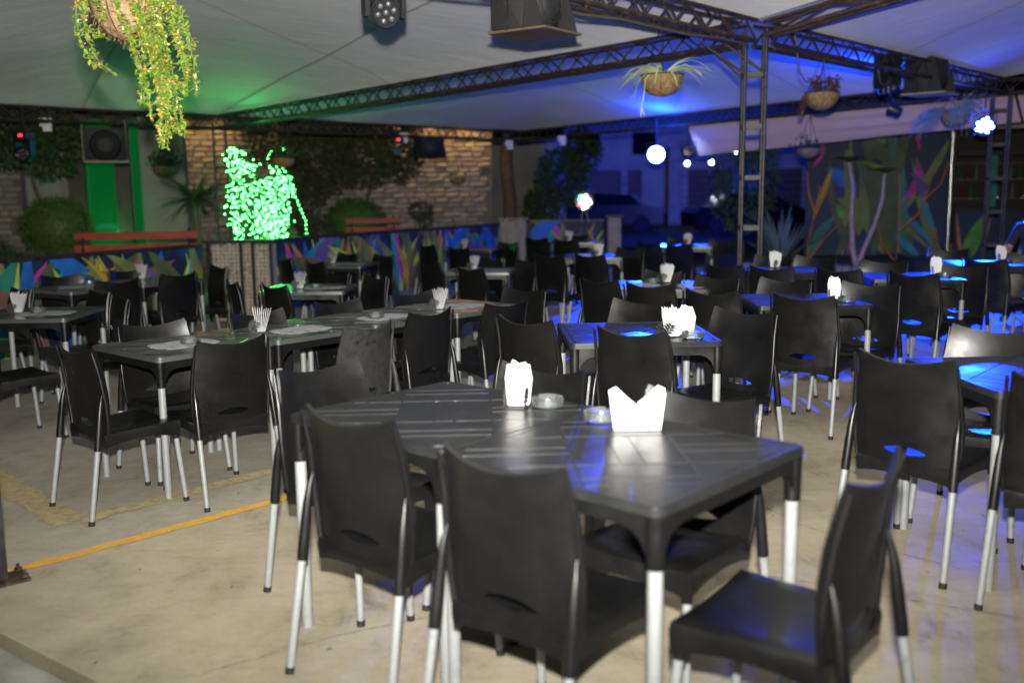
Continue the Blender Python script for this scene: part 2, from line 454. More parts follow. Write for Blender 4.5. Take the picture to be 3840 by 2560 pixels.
# ------------------------------------------------------------------ ground, slab, painted lines
def sheet(poly, z):
    bm = new_bm()
    vs_ = [bm.verts.new((p[0], p[1], z)) for p in poly]
    for t in tessellate_polygon([[Vector((p[0], p[1], 0)) for p in poly]]):
        f = bm.faces.new([vs_[i] for i in t])
        f.normal_update()
        if f.normal.z < 0:
            f.normal_flip()
    return bm

def sheet_obj(name, poly, z, m):
    bm = sheet(poly, z)
    me = bpy.data.meshes.new(name)
    bm.to_mesh(me); bm.free()
    return struct(name, me, m)

sheet_obj('parking_ground', [(-300, -300), (300, -300), (300, 400), (-300, 400)], GZ-0.006, 'asphalt')
sheet_obj('lower_floor', [(-9, -3), (1.5, -3), (2, 6.5), (2.2, 12), (1.2, 24.5), (-0.5, 24.5), (-9.5, 20)], GZ, 'lower')
E0 = Vector((-2.16, 3.79, 0))
def edge(t):
    return E0 + U*t
slab_poly = [edge(0), edge(3.28), (0.36, 8.5), (0.5, 19.5), (6.5, 19.0), (14, 17.5), (14, -8), (3.6, -8), (2.6, 0.05), (-1.27, 2.86), (-2.25, 3.58)]
bm = new_bm()
add_prism(bm, [(p[0], p[1]) for p in slab_poly], GZ-0.05, 0.0)
struct('raised_slab', bm, 'slab')
# ragged yellow paint along the slab's edge
def ragged_strip(name, pts, width, z, m, jag=0.012, step=0.06):
    bm = new_bm()
    prev = None
    tot = 0
    for a, b in zip(pts[:-1], pts[1:]):
        a, b = Vector(a), Vector(b)
        d = (b-a); L = d.length; d.normalize(); nrm = Vector((-d.y, d.x, 0))
        k = max(2, int(L/step))
        for i in range(k+1):
            p = a + d*(L*i/k)
            l = bm.verts.new((p.x + nrm.x*(width/2+random.uniform(-jag, jag)), p.y + nrm.y*(width/2+random.uniform(-jag, jag)), z))
            r = bm.verts.new((p.x - nrm.x*(width/2+random.uniform(-jag, jag)), p.y - nrm.y*(width/2+random.uniform(-jag, jag)), z))
            if prev:
                bm.faces.new((prev[1], r, l, prev[0]))
            prev = (l, r)
    return struct(name, bm, m)
ragged_strip('yellow_edge_line', [edge(0.02)-V*0.052, edge(3.2)-V*0.052], 0.07, 0.004, 'yellow', 0.011)
ragged_strip('faded_parking_line', [(-3.6, 6.1, 0), (-2.94, 5.43, 0), (-2.2, 4.68, 0)], 0.16, GZ+0.004, 'yellow_faded', 0.02)
ragged_strip('faded_parking_line', [(-2.17, 4.72, 0), (-1.38, 5.60, 0), (0.1, 7.25, 0)], 0.11, GZ+0.006, 'yellow_faded', 0.02)
def crack(name, pts, w):
    ragged_strip(name, pts, w, 0.003, 'crack_dirt', w*0.45, 0.03)
crack('slab_joint', [(0.95, 3.72, 0), (1.35, 3.5, 0), (2.1, 3.12, 0), (3.2, 2.6, 0)], 0.006)
crack('slab_crack', [(1.18, 4.6, 0), (1.3, 4.28, 0), (1.42, 4.12, 0), (1.62, 3.9, 0), (1.8, 3.72, 0)], 0.005)
crack('slab_crack', [(-1.0, 2.95, 0), (-0.62, 3.2, 0), (-0.3, 3.35, 0), (0.1, 3.6, 0)], 0.005)
# kerb beam at the slab's near edge
ka, kb = Vector((-2.28, 3.56, 0)), Vector((2.7, -0.02, 0))
kd = (kb-ka).normalized(); kn = Vector((-kd.y, kd.x, 0))
bm = new_bm()
prof = [(-0.075, GZ), (-0.075, 0.012), (-0.05, 0.03), (0.03, 0.032), (0.055, 0.012), (0.055, GZ)]
lo = [bm.verts.new(ka + kn*(a-0.1) + Vector((0, 0, b))) for a, b in prof]
hi = [bm.verts.new(kb + kn*(a-0.1) + Vector((0, 0, b))) for a, b in prof]
for i in range(len(prof)):
    j = (i+1) % len(prof)
    bm.faces.new((lo[i], lo[j], hi[j], hi[i]))
bm.faces.new(lo[::-1]); bm.faces.new(hi)
struct('kerb', bm, 'kerb', smooth=50)

# ------------------------------------------------------------------ steel posts and trusses
CYL = {}
def cyl_mesh(r, L, n=6, m='truss'):
    key = (round(r, 4), round(L, 3), n, m)
    if key not in CYL:
        bm = new_bm()
        add_tube(bm, [(0, 0, 0), (0, 0, L)], r, n)
        me = finish(bm, 'brace', 60)
        me.materials.append(M[m])
        CYL[key] = me
    return CYL[key]

def rod(name, p, q, r, parent, m='truss', n=6):
    p, q = Vector(p), Vector(q)
    d = q-p
    return obj(name, cyl_mesh(r, d.length, n, m), None, parent, p, d.to_track_quat('Z', 'Y').to_euler())

def truss(label, p0, p1, depth=0.2, half=0.105, pitch=0.46, top=True):
    p0, p1 = Vector(p0), Vector(p1)
    d = p1-p0
    L = d.length
    t = thing('roof_truss', label, 'truss', p0, 0, 'steel roof trusses under the canopy')
    t.rotation_euler = d.to_track_quat('X', 'Z').to_euler()
    for sy in (-1, 1):
        for z, r in ((0, 0.026), (depth, 0.017)):
            rod('chord', (0, sy*half, z), (L, sy*half, z), r, t)
    k = int(L/pitch)
    s = L/k
    for i in range(k):
        for sy in (-1, 1):
            rod('brace', (i*s, sy*half, 0), ((i+0.5)*s, sy*half, depth), 0.0105, t)
            rod('brace', ((i+0.5)*s, sy*half, depth), ((i+1)*s, sy*half, 0), 0.0105, t)
        if top:
            sg = 1 if i % 2 else -1
            rod('brace', (i*s, -sg*half, depth), ((i+1)*s, sg*half, depth), 0.008, t)
    return t

MC = Vector((2.43, 10.0, 0))
LC = Vector((-4.93, 17.0, 0))
RC = Vector((7.35, 15.0, 0))
MT, LT, RT = MC+Vector((0, 0, 2.92)), LC+Vector((0, 0, 2.62)), RC+Vector((0, 0, 2.86))
D1 = (LC-MC).normalized()
truss('long black roof truss climbing from green light tree to middle column', MT + D1*0.15, LT)
S2 = MT - U*7.6 + Vector((0, 0, 0.12))
truss('rusty roof truss running overhead above the near tables', MT - U*0.15, S2)
truss('rusty roof truss from middle column to right column', MT + U*0.15, RT)
E4 = MT - D1*7.5 + Vector((0, 0, 1.05))
truss('roof truss leaving the middle column towards upper right corner', MT - D1*0.15 + Vector((0, 0, 0.06)), E4 + Vector((0, 0, 0.06)), 0.13, 0.07, 1.1, False)
FT = LT + U*7.6
truss('far roof truss above stone wall, carrying a small speaker', LT, FT)
truss('far left roof truss above the green door', LT, LT - U*7.5)
truss('far right roof truss along the beige awning', RT, FT + Vector((0, 0, 0.02)))
truss('roof truss running off the right edge behind the fern', RT, RT - D1*5)

def column(label, base, h, w=0.2, rz=0.0, m='truss_clean'):
    t = thing('truss_column', label, 'column', base, rz, 'steel lattice columns')
    for sx in (-1, 1):
        for sy in (-1, 1):
            rod('post', (sx*w/2, sy*w/2, 0), (sx*w/2, sy*w/2, h), 0.019, t, m, 8)
    bm = new_bm(); add_box(bm, (0, 0, 0), (w-0.045, 0.012, 0.045)); me = finish(bm, 'rung'); me.materials.append(M['truss_clean'])
    z = 0.12
    while z < h-0.1:
        for sy in (-1, 1):
            obj('rung', me, None, t, (0, sy*w/2, z))
            obj('rung', me, None, t, (sy*w/2, 0, z), (0, 0, PI/2))
        z += 0.5
    bm = new_bm(); add_box(bm, (0, 0, 0.006), (w+0.14, w+0.14, 0.012)); obj('base_plate', bm, 'truss', t)
    return t
c = column('tall rusty lattice column standing between the blue lit tables', (MC.x, MC.y, 0), 3.05, 0.2, -0.12)
for s in (-1, 1):
    rod('knee_brace', (s*0.1, 0.1, 2.6), (s*0.1, 0.1, 2.92) if s > 0 else (-0.42, 0.12, 2.9), 0.014, c)
    rod('knee_brace', (0.1*s, -0.1, 2.62), (0.1*s-0.42, -0.1, 2.93), 0.014, c)
column('slim lattice column beside the green light tree', (LC.x, LC.y, GZ), 2.85, 0.2, 0.3)
column('dark lattice column behind the right tables near the bar', (RC.x, RC.y, 0), 2.95, 0.24, -0.3)
# black post with a bolted foot at the left edge
t = thing('steel_post', 'black square post with bolted foot plate at left edge', 'post', (-2.045, 3.72, 0), 0.72)
bm = new_bm(); add_box(bm, (-0.02, 0, 1.55), (0.075, 0.075, 3.06)); obj('shaft', bm, 'truss_clean', t)
bm = new_bm(); add_box(bm, (0.02, 0, 0.006), (0.15, 0.13, 0.012)); obj('foot_plate', bm, 'truss', t)
for x, y in ((0.075, 0.045), (0.075, -0.045)):
    bm = new_bm(); add_lathe(bm, [(0.016, 0.016), (0.016, 0.028), (0.007, 0.028), (0.007, 0.045)], 6, (x, y, 0)); obj('bolt', bm, 'truss', t)

# ------------------------------------------------------------------ canopy
def canopy(label, c, h, n=26, m='fabric', wob=0.012, crease=None, seams=()):
    c = [Vector(p) for p in c]
    base = Vector(c[0])
    def surf(s, t):
        p = (c[0]*(1-s)*(1-t) + c[1]*s*(1-t) + c[2]*s*t + c[3]*(1-s)*t)
        z = h*((min(s, 1-s, t, 1-t)*2)**0.82)
        if crease:
            z += crease(s, t)
        z += -0.05*math.sin(PI*s)*math.sin(PI*t)*abs(math.sin(9*s)*math.sin(8*t)) + wob*math.sin(23*s+5*t)*math.sin(17*t+3*s)
        return p - base + Vector((0, 0, z))
    bm = new_bm()
    g = [[bm.verts.new(surf(i/n, j/n)) for j in range(n+1)] for i in range(n+1)]
    for i in range(n):
        for j in range(n):
            bm.faces.new((g[i][j], g[i][j+1], g[i+1][j+1], g[i+1][j]))
    o = obj('tent_canopy', bm, m, None, base, smooth=80)
    for (s0, t0), (s1, t1) in seams:
        b2 = new_bm()
        pr = None
        for i in range(41):
            f = i/40
            a = surf(s0+(s1-s0)*f, t0+(t1-t0)*f)
            e2 = surf(s0+(s1-s0)*min(1, f+0.01), t0+(t1-t0)*min(1, f+0.01)) - surf(s0+(s1-s0)*max(0, f-0.01), t0+(t1-t0)*max(0, f-0.01))
            sd = Vector((-e2.y, e2.x, 0)).normalized()*0.018
            cur = (b2.verts.new(a+sd-Vector((0, 0, 0.014))), b2.verts.new(a-sd-Vector((0, 0, 0.014))))
            if pr: b2.faces.new((pr[0], pr[1], cur[1], cur[0]))
            pr = cur
        obj('seam', b2, 'fabric_seam', o)
    return tag(o, label, 'canopy', 'stretched tent canopy panels')
up = Vector((0, 0, 0.23))
W4 = MT - U*7.6 + Vector((0, 0, 0.12))
canopy('large pale tent panel over the left tables', [MT+up, LT+up, LT-U*7.6+up, W4+up], 0.95, 40, seams=[((1, 0), (0.0, 0.3)), ((1, 0.3), (0, 0.62)), ((0.55, 0.0), (0.55, 1.0))])
canopy('tent panel glowing blue behind the middle column', [MT+up, RT+up, FT+up, LT+up], 0.75, 30, seams=[((0, 0.35), (1, 0.3)), ((0, 0.7), (1, 0.66))])
canopy('grey tent panel in the upper right corner', [MT+up, E4+up, E4+U*7+up, RT+up], 0.7, 30, seams=[((0, 0.5), (1, 0.5))])
canopy('dark tent panel over the camera at top centre', [MT+up, W4+up, W4-D1*7.5+up, E4+up], 0.8)
aw1 = RT + Vector((0.35, 0.35, 0.05)); aw0 = (FT + Vector((0.3, -0.1, 0.05))).lerp(aw1, 0.40)
outd = Vector((0.69, 0.72, 0))
a2 = RT - D1*5 + Vector((0.35, 0.35, 0.05))
canopy('beige awning sloping down beyond the far truss', [aw0, aw0+outd*0.45+Vector((0, 0, -0.60)), aw1+outd*0.45+Vector((0, 0, -0.42)), aw1], 0.0, 12, 'fabric_beige', 0.01)
canopy('beige awning sloping down above the bar front', [aw1+Vector((0.03, -0.03, 0)), aw1+outd*0.45+Vector((0.03, -0.03, -0.42)), a2+outd*0.45+Vector((0, 0, -0.42)), a2], 0.0, 12, 'fabric_beige', 0.01)

# ------------------------------------------------------------------ painted garden walls and gabions
def leaf_poly(x0, z0, x1, z1, w, bend=0.0, n=7, shape=0.4):
    """leaf outline from base to tip; widest at 'shape' of its length"""
    dx, dz = x1-x0, z1-z0
    L = math.hypot(dx, dz)
    nx, nz_ = -dz/L, dx/L
    left, right = [], []
    for i in range(n+1):
        s = i/n
        ww = w*(math.sin(PI*s**(math.log(0.5)/math.log(shape))) if 0 < s < 1 else (0.35 if s == 0 and shape < 0.35 else 0.0))
        b = bend*math.sin(PI*s)*L
        cx, cz = x0+dx*s+nx*b, z0+dz*s+nz_*b
        left.append((cx+nx*ww/2, cz+nz_*ww/2)); right.append((cx-nx*ww/2, cz-nz_*ww/2))
    pts = left + right[::-1]
    out = []
    for p in pts:
        if not out or abs(p[0]-out[-1][0])+abs(p[1]-out[-1][1]) > 1e-5:
            out.append(p)
    if abs(out[0][0]-out[-1][0])+abs(out[0][1]-out[-1][1]) < 1e-5:
        out.pop()
    return out

def clip_poly(poly, x0, x1, z0, z1):
    def clip(ps, inside, inter):
        o = []
        for i in range(len(ps)):
            a, b = ps[i], ps[(i+1) % len(ps)]
            if inside(a):
                o.append(a)
                if not inside(b): o.append(inter(a, b))
            elif inside(b):
                o.append(inter(a, b))
        return o
    def ix(v): return lambda a, b: (v, a[1]+(b[1]-a[1])*(v-a[0])/(b[0]-a[0]))
    def iz(v): return lambda a, b: (a[0]+(b[0]-a[0])*(v-a[1])/(b[1]-a[1]), v)
    for ins, it in ((lambda p: p[0] >= x0, ix(x0)), (lambda p: p[0] <= x1, ix(x1)), (lambda p: p[1] >= z0, iz(z0)), (lambda p: p[1] <= z1, iz(z1))):
        if len(poly) < 3: return []
        poly = clip(poly, ins, it)
    return poly

LAYER = [0]
def paint(parent, poly, col, rect, y=-0.001):
    poly = clip_poly(poly, *rect)
    if len(poly) < 3: return
    LAYER[0] = (LAYER[0]+1) % 24
    off = 0.002 + LAYER[0]*0.0007
    bm = new_bm()
    add_prism(bm, poly, 0.0, off, lambda a, b, c: Vector((a, y-c, b)))
    obj('painted_leaf', bm, 'p_'+col, parent)

def mural_wall(label, p0, p1, h, thick, leaves, base='mural_base', zb=GZ, group='painted garden walls', cap=True):
    p0, p1 = Vector(p0), Vector(p1)
    d = p1-p0
    L = d.length
    t = thing('mural_wall', label, 'wall', (p0.x, p0.y, zb), math.atan2(d.y, d.x), group)
    bm = new_bm(); add_box(bm, (L/2, thick/2, h/2), (L, thick, h)); obj('wall_face', bm, base, t)
    if cap:
        bm = new_bm(); add_box(bm, (L/2, thick/2, h+0.02), (L+0.02, thick+0.03, 0.04)); bevel_all(bm, 0.006); obj('coping', bm, 'truss_clean', t)
    rect = (0.01, L-0.01, 0.0, h-0.002)
    for lf in leaves(L, h):
        paint(t, leaf_poly(*lf[:5], bend=lf[6] if len(lf) > 6 else 0, shape=lf[7] if len(lf) > 7 else 0.4), lf[5], rect)
    return t

def spikes(seed, dens=5.2, tilt=0.35):
    def f(L, h):
        r = random.Random(seed)
        out = []
        x = 0.05
        k = 0
        cols = ['lime', 'ochre', 'blue', 'brown', 'magenta', 'olive', 'lime', 'cyan', 'ochre', 'lime', 'brown', 'blue', 'ochre', 'olive', 'magenta', 'lime']
        xb = 0.0
        while xb < L:
            s_ = r.choice((-1, 1))
            out.append((xb, -0.15, xb+s_*r.uniform(0.3, 0.9), h*r.uniform(0.7, 1.2), r.uniform(0.2, 0.42), r.choice(['moss', 'teal', 'violet', 'blue', 'olive', 'brown', 'cyan']), s_*r.uniform(0.1, 0.35), 0.45))
            xb += r.uniform(0.12, 0.3)
        while x < L:
            c = cols[(k*7+seed) % len(cols)]
            dx = r.uniform(-tilt, tilt)
            if c in ('olive', 'cyan', 'blue'):
                out.append((x, -0.2, x+dx*0.5, h*r.uniform(0.95, 1.2), r.uniform(0.14, 0.26), c, r.uniform(-0.08, 0.08), 0.45))
            elif c in ('magenta', 'violet'):
                out.append((x, r.uniform(-0.1, 0.15), x+dx*0.9, h*r.uniform(0.85, 1.15), r.uniform(0.11, 0.18), c, r.uniform(-0.15, 0.15), 0.5))
            else:
                out.append((x, -0.45, x+dx*1.6, h*r.uniform(0.85, 1.06), r.uniform(0.12, 0.2), c, r.uniform(-0.22, 0.22), 0.36))
            if k % 3 == 1:
                s_ = r.choice((-1, 1))
                out.append((x, h*r.uniform(0.15, 0.4), x+s_*r.uniform(0.35, 0.7), h*r.uniform(0.65, 1.0), r.uniform(0.09, 0.15), r.choice(['lime', 'ochre', 'ochre', 'lime', 'orange']), r.uniform(-0.12, 0.12), 0.4))
            x += r.uniform(0.6, 1.3)/dens
            k += 1
        return out
    return f
W1a, W1b = Vector((-6.05, 7.65, 0)), Vector((-3.86, 12.25, 0))
mural_wall('low mural wall with pink and lime leaves behind left tables', W1a, W1b, 0.955, 0.16, spikes(3, 8.5))
W2a, W2b = Vector((-3.36, 13.45, 0)), Vector((-0.22, 19.1, 0))
mural_wall('low mural wall with blue and magenta leaves before stone wall', W2a, W2b, 0.955, 0.16, spikes(8, 7.5))
W3a, W3b = Vector((0.42, 21.2, 0)), Vector((2.0, 21.15, 0))
mural_wall('short mural wall with yellow stripes beneath multicoloured lamp', W3a, W3b, 0.95, 0.16, spikes(11, 8))

def rubble(bm, w, d, h, size, n, rng):
    for _ in range(n):
        s = size*rng.uniform(0.6, 1.2)
        cx, cy, cz = rng.uniform(-w/2+s*0.5, w/2-s*0.5), rng.uniform(-d/2+s*0.4, d/2-s*0.4), rng.uniform(s*0.4, h-s*0.4)
        if rng.random() < 0.75:
            cy = -d/2+s*0.45
        rot = Euler((rng.uniform(0, 3), rng.uniform(0, 3), rng.uniform(0, 3))).to_matrix()
        b2 = bmesh.new()
        bmesh.ops.create_icosphere(b2, subdivisions=1, radius=s/2)
        vm = {}
        sc = Vector((rng.uniform(0.8, 1.3), rng.uniform(0.6, 1.0), rng.uniform(0.6, 1.0)))
        for v in b2.verts:
            p = Vector((v.co.x*sc.x, v.co.y*sc.y, v.co.z*sc.z))*rng.uniform(0.85, 1.1)
            q = rot @ p + Vector((cx, cy, cz))
            q.x = max(-w/2+0.005, min(w/2-0.005, q.x)); q.y = max(-d/2+0.005, min(d/2-0.005, q.y)); q.z = max(0.002, min(h-0.005, q.z))
            vm[v.index] = bm.verts.new(q)
        for f in b2.faces:
            bm.faces.new([vm[v.index] for v in f.verts])
        b2.free()

def gabion(label, x, y, w, d, h, rz, posts, seed):
    t = thing('gabion_pillar', label, 'gabion', (x, y, GZ), rz, 'stone gabion pillars in steel cages')
    rng = random.Random(seed)
    bm = new_bm(); rubble(bm, w, d, h, 0.085, int(w*h*620), rng)
    o = obj('stone_fill', bm, 'gabion', t); o['kind'] = 'stuff'
    bm = new_bm(); add_box(bm, (0, 0, h*0.49), (w*0.9, d*0.86, h*0.96)); obj('stone_core', bm, 'gabion', t)
    bm = new_bm()
    k = int(w/0.05)
    for i in range(1, k):
        add_box(bm, (-w/2+i*w/k, -d/2-0.004, h/2), (0.004, 0.004, h))
    for i in range(1, int(h/0.05)):
        add_box(bm, (0, -d/2-0.0085, i*0.05), (w, 0.004, 0.004))
    obj('wire_mesh', bm, 'wire', t)
    for px in posts:
        bm = new_bm(); add_box(bm, (px*w/2, -d/2-0.028, h/2), (0.035, 0.035, h)); obj('cage_post', bm, 'truss_clean', t)
    bm = new_bm(); add_box(bm, (0, -d/2+0.03, h+0.018), (w+0.08, d*0.5, 0.034)); obj('cage_rail', bm, 'truss_clean', t)
    return t
gabion('wide gabion pillar of pale stones between two mural walls', -3.42, 12.62, 0.82, 0.36, 1.0, -0.05, (-0.98, 0.05, 0.42, 0.98), 1)
gabion('far gabion pillar right of the stone wall', 0.06, 20.7, 0.56, 0.3, 1.02, 0.0, (-0.98, -0.5, 0.4), 2)
gabion('narrow gabion pillar at the end of the short mural wall', 2.22, 21.2, 0.3, 0.3, 1.04, 0.0, (-0.98,), 3)

# ------------------------------------------------------------------ stone wall with orange wash
def stone_mesh(seed, L, H, D=0.1):
    r = random.Random(seed)
    bm = new_bm(); add_box(bm, (0, 0, 0), (L, D, H))
    bmesh.ops.bevel(bm, geom=list(bm.edges), offset=min(L, H)*0.22, segments=1, affect='EDGES')
    for v in bm.verts:
        v.co += Vector((r.uniform(-1, 1)*L*0.05, r.uniform(-1, 1)*0.014, r.uniform(-1, 1)*H*0.07))
    return bm
def stone_wall(label, p0, p1, h, seed, keep):
    p0, p1 = Vector(p0), Vector(p1)
    d = p1-p0
    L = d.length
    t = thing('stone_wall', label, 'wall', (p0.x, p0.y, GZ), math.atan2(d.y, d.x))
    bm = new_bm(); add_box(bm, (L/2, 0.15, h/2), (L, 0.3, h)); obj('wall_core', bm, 'mortar', t)
    meshes = []
    for i in range(7):
        me = finish(stone_mesh(seed+i, [0.22, 0.3, 0.36, 0.26, 0.42, 0.18, 0.33][i], 0.105), 'stone')
        me.materials.append(STONES[i % 3])
        meshes.append(([0.22, 0.3, 0.36, 0.26, 0.42, 0.18, 0.33][i], me))
    r = random.Random(seed)
    z = 0.06
    allp = []
    while z < h-0.04:
        x = -r.uniform(0, 0.2)
        while x < L:
            l, me = r.choice(meshes)
            if x+l < L and x > 0:
                allp.append((x+l/2, r.choice([0.0, 0.008, 0.014, -0.012, 0.018]), z, me))
            x += l+0.022
        z += 0.122
    vis = [p for p in allp if keep(p[0], p[2])]
    r.shuffle(vis)
    chosen = set(id(p) for p in vis[:300])
    bm = new_bm()
    for p in allp:
        if id(p) in chosen:
            obj('stone', p[3], None, t, (p[0], p[1], p[2]), (0, r.uniform(-0.03, 0.03), 0))
        else:
            n0 = len(bm.verts)
            bm.from_mesh(p[3])
            bm.verts.ensure_lookup_table()
            for v in bm.verts[n0:]:
                v.co += Vector(p[:3])
    o = obj('stone_courses', bm, STONES[1], t); o['kind'] = 'stuff'
    return t
STONES = [mat('stone_%s' % n, c, 0.8, noise=(6, [(0.3, tuple(x*0.75 for x in c)), (0.7, c)], 6), bump=(25, 0.5, 6, 0.02)) for n, c in (('tan', (0.42, 0.36, 0.26)), ('grey', (0.37, 0.33, 0.26)), ('sand', (0.48, 0.41, 0.3)))]
SW0, SW1 = Vector((-7.75, 22.4, 0)), Vector((-0.45, 24.9, 0))
stone_wall('tall stone wall with orange light washing down it', SW0, SW1, 3.9, 20, lambda x, z: z > 1.3 and (x > 4.4 or x < 1.9))
swd = (SW1-SW0).normalized(); swn = Vector((swd.y, -swd.x, 0))
ORANGE = (1.0, 0.58, 0.24)
for k, f in enumerate((0.05, 0.16, 0.30, 0.68, 0.80, 0.90, 0.97)):
    p = SW0 + swd*(7.7*f) + swn*0.42 + Vector((0, 0, 3.35))
    t = thing('wall_washer', 'small orange wall lamp mounted high on the stone wall', 'lamp', p, math.atan2(swd.y, swd.x), 'orange lamps along the stone wall')
    bm = new_bm(); add_lathe(bm, [(0.0, 0.06), (0.04, 0.06), (0.05, 0.0)], 12); obj('housing', bm, 'housing', t, smooth=40)
    bm = new_bm(); add_lathe(bm, [(0.042, -0.004), (0.0, -0.012)], 12); obj('bulb', bm, 'e_orange', t)
    bm = new_bm(); add_box(bm, (0, 0.14, 0.075), (0.03, 0.3, 0.02)); obj('arm', bm, 'housing', t)
    lamp('wall_washer_light', 'SPOT', p+Vector((0, 0, -0.03)), 32 if f > 0.6 or f < 0.2 else 10, ORANGE, p+Vector((0, 0, -2.0))-swn*0.5, 0.06, 130, 1.0)

# ------------------------------------------------------------------ building with the green door (left)
b = thing('building', 'beige building with brown pillars and green lit glass door', 'building', (-9.55, 19.6, GZ), 0.12)
def bpart(name, x0, x1, z0, z1, y, dpt, m, par=b):
    bm = new_bm(); add_box(bm, ((x0+x1)/2, y+dpt/2, (z0+z1)/2), (x1-x0, dpt, z1-z0)); return obj(name, bm, m, par)
bpart('wall', 0.0, 0.83, 0, 3.9, 0, 0.3, 'plaster')
bpart('pillar', 0.83, 1.14, 0, 3.9, -0.12, 0.42, 'brown_frame')
bpart('lintel', 1.14, 2.2, 3.1, 3.9, -0.02, 0.3, 'brown_frame')
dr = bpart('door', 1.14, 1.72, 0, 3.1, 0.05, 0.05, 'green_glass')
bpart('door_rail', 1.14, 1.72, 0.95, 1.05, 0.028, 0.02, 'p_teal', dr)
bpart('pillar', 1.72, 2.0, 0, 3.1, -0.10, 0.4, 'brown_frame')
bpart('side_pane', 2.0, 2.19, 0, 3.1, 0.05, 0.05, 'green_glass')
bpart('wall', 2.2, 3.05, 0, 3.9, 0, 0.3, 'plaster')
bpart('ledge', 0.83, 3.05, 0.55, 0.62, -0.25, 0.22, 'p_teal')
bpart('roof_edge', -2.6, 3.1, 3.9, 4.2, -0.4, 1.0, 'brown_frame')
bpart('downpipe', -0.06, 0.02, 0, 3.9, -0.09, 0.08, 'steel')
lamp('door_light', 'POINT', (-7.9, 19.2, 0.75), 9, (0.05, 1.0, 0.25), size=0.1)
t = stone_wall('pale stone wall at far left behind the round bush', (-13.2, 19.3, 0), (-9.62, 19.75, 0), 3.4, 60, lambda x, z: x > 1.2 and z > 0.8)
# ------------------------------------------------------------------ far side of the parking lot
def far_wall(label, x0, x1, y, h, m):
    t = thing('boundary_wall', label, 'wall', (x0, y, GZ), 0)
    bm = new_bm(); add_box(bm, ((x1-x0)/2, 0.15, h/2), (x1-x0, 0.3, h)); obj('wall_face', bm, m, t)
    bm = new_bm(); add_box(bm, ((x1-x0)/2, 0.15, h+0.05), (x1-x0+0.1, 0.42, 0.1)); obj('coping', bm, m, t)
    if h > 5:
        for gx in (1.2, 5.4, 9.3, 13.0):
            bm = new_bm(); add_box(bm, (gx+1.2, -0.03, 1.25), (2.4, 0.06, 2.5)); gt = obj('roller_door', bm, 'brown_frame', t)
            for gz in range(1, 8):
                bm = new_bm(); add_box(bm, (gx+1.2, -0.075, gz*0.31), (2.4, 0.03, 0.03)); obj('rib', bm, 'truss_clean', gt)
        for gx in (0.6, 3.2, 6.9, 11.2, 14.8):
            bm = new_bm(); add_box(bm, (gx+0.5, -0.02, 3.7), (1.1, 0.05, 1.0)); wd = obj('window', bm, 'carglass', t)
            bm = new_bm(); add_box(bm, (gx+0.5, -0.08, 3.15), (1.3, 0.14, 0.06)); obj('sill', bm, m, wd)
    k = max(1, int((x1-x0)/2.6))
    for i in range(k+1):
        bm = new_bm(); add_box(bm, (min(max(i*(x1-x0)/k, 0.15), x1-x0-0.15), -0.04, h/2+0.02), (0.3, 0.08, h+0.04)); obj('pier', bm, m, t)
    return t
far_wall('pale rendered boundary wall beyond the parking lot', -0.6, 1.9, 34, 3.3, 'concrete_wall')
far_wall('high dim wall behind the blue spotlight, raised to catch added blue light', 2.5, 22, 46, 5.2, 'concrete_wall')  # height raised so the added blue glow fills the background
bm = new_bm(); add_box(bm, (12, 45.2, GZ+0.07), (20, 0.3, 0.14)); bevel_all(bm, 0.02); struct('far_kerb', bm, 'kerb')

# ------------------------------------------------------------------ right: painted bar building
def big_leaves(L, h):
    r = random.Random(5)
    o = []
    for i in range(10):
        x = r.uniform(0.1, L)
        o.append((x, 0, x+r.uniform(-0.9, 0.9), h*r.uniform(0.5, 1.0), r.uniform(0.16, 0.32), r.choice(['moss', 'olive', 'moss', 'teal']), r.uniform(-0.12, 0.12), 0.4))
    o += [(0.5, 1.9, 0.15, 0.9, 0.1, 'ochre', 0.0, 0.4), (0.75, 2.3, 0.95, 0.2, 0.22, 'olive', 0.02, 0.4), (0.05, 0.05, 0.6, 0.95, 0.2, 'teal', 0.05, 0.5)]
    o += [(0.95, 2.05, 1.5, 1.0, 0.5, 'moss', 0.2, 0.45), (1.0, 2.05, 1.55, 1.05, 0.14, 'leaf', 0.32, 0.5), (0.6, 1.3, 1.05, 0.5, 0.4, 'olive', 0.3, 0.45), (0.62, 1.2, 0.75, 0.85, 0.16, 'leaf', 0, 0.5)]
    o += [(0.98, 0.7, 0.85, 0.15, 0.1, 'magenta', 0.05, 0.5), (0.3, 2.5, 0.1, 1.9, 0.1, 'magenta', 0.1, 0.5), (2.1, 2.1, 1.85, 1.2, 0.2, 'magenta', 0.2, 0.5), (2.0, 2.9, 2.15, 2.2, 0.1, 'magenta', 0.05, 0.5), (2.0, 1.8, 2.3, 1.2, 0.16, 'violet', 0.1, 0.5)]
    o += [(1.95, 0.95, 2.5, 0.35, 0.13, 'cyan', 0.0, 0.4), (1.75, 0.55, 2.35, 0.02, 0.16, 'cyan', 0, 0.4), (2.2, 1.3, 2.55, 0.6, 0.11, 'cyan', 0, 0.4), (1.2, 2.9, 1.9, 2.0, 0.3, 'moss', -0.25, 0.5), (1.3, 2.75, 1.5, 2.35, 0.2, 'leaf', 0, 0.5), (0.4, 1.9, 1.0, 1.5, 0.35, 'blue', 0, 0.5), (1.2, 1.9, 2.6, 0.1, 0.18, 'olive', -0.05, 0.3), (2.7, 2.4, 1.5, 0.6, 0.15, 'olive', 0.05, 0.3)]
    return o
mural_wall('tall night blue wall painted with giant green leaves beside bar', (6.15, 20.6, 0), (8.78, 19.9, 0), 3.6, 0.25, big_leaves, 'mural_base_dark', 0.0, None, False)
